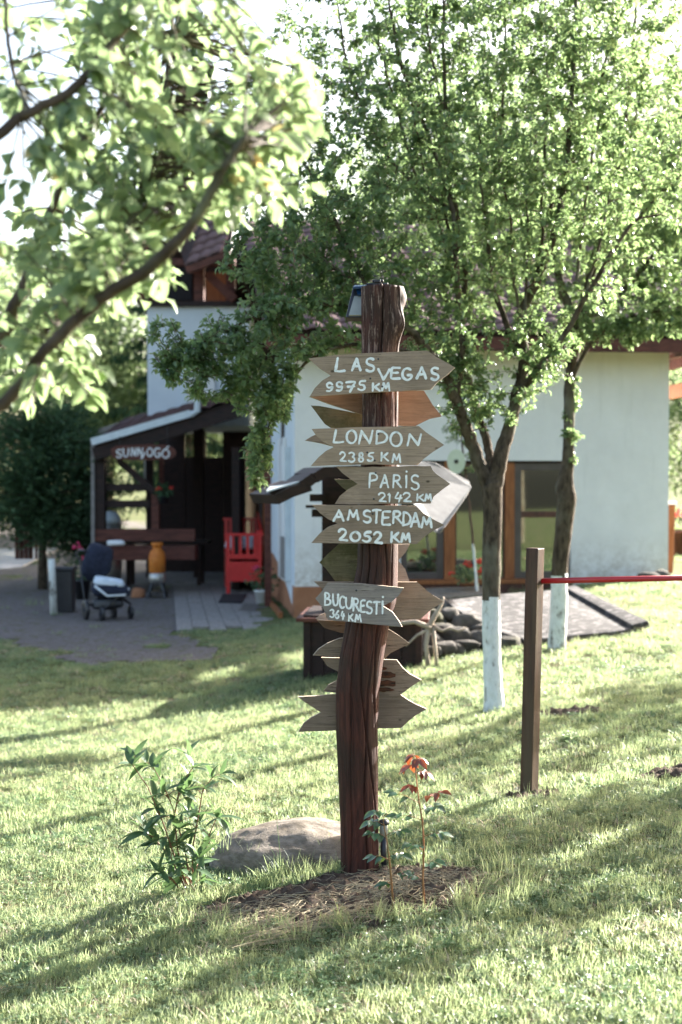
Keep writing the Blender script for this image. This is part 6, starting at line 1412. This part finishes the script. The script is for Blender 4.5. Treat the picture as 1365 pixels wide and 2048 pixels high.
fr_.tube([sp_(152, 1108, .15), sp_(160, 1100, .0), sp_(172, 1102, -.2)], .017, 8); fr_.obj('frame', 'black', st, True)
def ell(name, mat, c, s, par=st, rot=None, flat=.25, cut=None):
    mb = MB(); V, F = boulder((0, 0, 0), s, 2.5, 26, 16, flat); R_ = rot or Matrix.Identity(3); mb.add([R_ @ Vector(v) + c for v in V], F); return mb.obj(name, mat, par, True)
ell('hood', 'navy', sp_(194, 1122, 0), (.19, .22, .24), rot=Matrix.Rotation(rad(18), 3, 'Y'))
ell('seat', 'navy', sp_(218, 1178, -.15), (.25, .20, .11), rot=Matrix.Rotation(rad(8), 3, 'Y')); ell('cover', 'paleblue', sp_(216, 1163, -.17), (.20, .17, .06), rot=Matrix.Rotation(rad(10), 3, 'Y'), flat=.4)
mb = MB(); mb.tube([sp_(190, 1172, -.35), sp_(215, 1192, -.42), sp_(250, 1190, -.3), sp_(258, 1178, -.1)], .016, 8); mb.obj('bumper_bar', 'gutter', st, True); ell('basket', 'black', sp_(214, 1206, -.15), (.20, .18, .07), flat=.5)
# ------------------------------------------------------------------ left: fence boards, posts, bins
fe = thing('board_fence', 'red-brown upright board fence piece at the left edge beside the road', 'fence', at(50, 1115, 30))
for k, (x0, x1, Y) in enumerate(((30, 38.5, 24), (39, 47.5, 24.05), (48, 56.5, 24), (57, 66, 24.05), (70, 75, 24.4))): wp('board', 'red_wood', x0, x1, 1002 - k, 1118, Y, .03, fe)
wp('rail', 'dark_wood', 30, 66, 1030, 1040, 24.1, .05, fe); wp('rail', 'dark_wood', 30, 66, 1085, 1094, 24.1, .05, fe)
wb = at(108, 1185, 19.2); tkp = thing('limewashed_stump', 'thin whitened trunk stump standing left of the stroller', 'stump', Vector((wb.x, 19.2, gz(wb.x, 19.2)))); mb = MB(); mb.tube([(wb.x, 19.2, gz(wb.x, 19.2) - .03), at(105, 1150, 19.2), at(103, 1118, 19.2)], [.05, .045, .045], 10); mb.obj('stem', 'lime', tkp, True)
bn = at(130, 1160, 19.6); bi = thing('waste_bin', 'dark bin between the whitened stump and the stroller', 'bin', Vector((bn.x, 19.6, gz(bn.x, 19.6)))); mb = MB(); mb.box((bn.x, 19.6, gz(bn.x, 19.6) + .29), (.26, .26, .58)); bevel(mb.obj('body', 'black', bi), .02); mb = MB(); mb.box((bn.x, 19.6, gz(bn.x, 19.6) + .6), (.30, .30, .05)); bevel(mb.obj('lid', 'black', bi), .015)
# parked car seen through the gap (blurred blue shape far left behind the porch post)
# ------------------------------------------------------------------ distant trees
def leafball(parent, c, r_, n, mat, L, seed, nm='crown'):
    rs = np.random.RandomState(seed); nb_ = 26; cc = np.array(c) + nrm(rs.randn(nb_, 3)) * (rs.rand(nb_, 1) ** .4) * np.array(r_) * .78
    k = rs.randint(0, nb_, n); s = np.array(r_) * .34; P = cc[k] + nrm(rs.randn(n, 3)) * (rs.rand(n, 1) ** .35) * s
    V, F = leaf_arrays(P, rs.randn(n, 3), np.array([0, 0, .6]) + rs.randn(n, 3) * .7, L * rs.uniform(.6, 1.3, n), L * .6 * rs.uniform(.7, 1.2, n)); o = fastmesh(nm, V, F, mat, parent, True); stuff(o)
def bgtree(label, x, y, h, r_, n, mat, L, seed, cat='tree', grp='broadleaf trees beyond the house'):
    b = Vector((x, y, gz(x, y) if y < 62 else gz(x, 60) - 2 + (y - 62) * .1)); t_ = thing('broadleaf_tree', label, cat, b, grp); rz = h * .42; mb = MB(); mb.tube([b - Vector((0, 0, .2)), b + Vector((.1, 0, h * .35)), b + Vector((0, 0, h * .7))], [h * .028, h * .02, h * .008], 9)
    for k in range(6): a = k * 1.05; mb.tube([b + Vector((0, 0, h * (.3 + .05 * k))), b + Vector((math.cos(a) * r_ * .6, math.sin(a) * r_ * .6, h * (.5 + .06 * k)))], [h * .012, h * .004], 6)
    mb.obj('trunk', 'bark', t_, True); leafball(t_, (x, y, b.z + h * .58), (r_, r_, rz), n, mat, L, seed)
bgtree('sunlit broadleaf tree at the far left behind the yard', -9.5, 33, 8.5, 3.6, 14000, 'leaf2', .16, 41)
bgtree('broadleaf tree left of the rear wing behind the conifer bush', -6.0, 36, 8.0, 2.6, 12000, 'leaf2', .16, 42)
bgtree('low broadleaf tree behind the porch', -4.6, 40, 5.0, 3.2, 9000, 'leaf2', .18, 43)
bgtree('wide broadleaf tree far behind the road', -14, 44, 11, 5, 12000, 'leaf2', .22, 44)
bgtree('broadleaf tree behind the right end of the house', 9.2, 36, 13.5, 4.2, 17000, 'leaf2', .2, 45)
bgtree('low bushy tree right of the house', 8.0, 30, 4.6, 2.2, 9000, 'leaf2', .13, 46)
bgtree('broadleaf tree at the far right beyond the house', 14, 42, 14.5, 5, 15000, 'leaf2', .22, 47)
bgtree('broadleaf tree rising over the house roof', 3.2, 40, 13, 4.6, 18000, 'leaf2', .2, 48)
bgtree('broadleaf tree over the middle of the roof', -1.2, 44, 9.5, 3.6, 10000, 'leaf2', .2, 49)
bgtree('young broadleaf tree in the gap behind the porch opening', -8.6, 48, 6, 3, 8000, 'leaf2', .2, 50)
def conifer(label, b, h, r_, n, L, seed, bush=False):
    t_ = thing('conifer_bush' if bush else 'spruce_tree', label, 'bush' if bush else 'tree', Vector(b)); rs = np.random.RandomState(seed); mb = MB(); mb.tube([Vector(b) - Vector((0, 0, .1)), Vector(b) + Vector((0, 0, h * (.6 if bush else .99)))], [.16 if not bush else .09, .03], 9); mb.obj('trunk', 'bark', t_, True)
    P = []; D = []; sg = []
    nb2 = 150 if not bush else 90
    for i in range(nb2):
        if bush: zz = rs.uniform(.32, 1.0); Lb = r_ * (math.sqrt(max(.05, 1 - ((zz - .62) / .42) ** 2))); a = rs.uniform(0, 2 * PI)
        else: zz = rs.uniform(.12, .98); Lb = r_ * (1.02 - zz) ** .8 * rs.uniform(.6, 1.1); a = rs.uniform(0, 2 * PI)
        t = np.linspace(0, 1, 7)[:, None]; o0 = np.array([b[0], b[1], b[2] + h * zz]); dr_ = np.array([math.cos(a), math.sin(a), 0]); q = o0 + dr_ * Lb * t + np.array([0, 0, 1]) * (-.38 * Lb * t + .18 * Lb * t ** 2 if not bush else .10 * Lb * t)
        sg.append((q, np.linspace(.02, .005, 7))); m = n // nb2; u = rs.rand(m); ii = np.minimum((u * 6).astype(int), 5); f = (u * 6 - ii)[:, None]; p = q[ii] * (1 - f) + q[ii + 1] * f
        if bush: p = p + rs.randn(m, 3) * .14; P.append(p); D.append(rs.randn(m, 3) * .5 + dr_ + np.array([0, 0, .2]))
        else: P.append(p + rs.randn(m, 3) * .05); D.append(rs.randn(m, 3) * .35 + np.array([0, 0, -1]) + dr_ * .2)
    o = fastmesh('boughs', *tube_arrays(sg, 4), 'bark', t_, True); stuff(o); P = np.concatenate(P); D = np.concatenate(D); k = len(P)
    V, F = leaf_arrays(P, D, rs.randn(k, 3), L * rs.uniform(.6, 1.3, k), L * .22 * rs.uniform(.7, 1.2, k)); o = fastmesh('needles', V, F, 'conifer', t_, True); stuff(o)
conifer('tall dark spruce with hanging boughs rising behind the rear wing', (at(375, 900, 34).x, 34, -.1), 13.5, 2.6, 16000, .30, 61)
conifer('broad dark conifer bush overhanging the brown fence boards', (at(75, 1110, 23).x, 23.4, -.15), 2.9, 1.0, 12000, .16, 62, True)
conifer('small dark shrub beside the left porch post', (at(160, 1120, 23.2).x, 23.6, -.15), 1.9, .55, 4500, .12, 63, True)
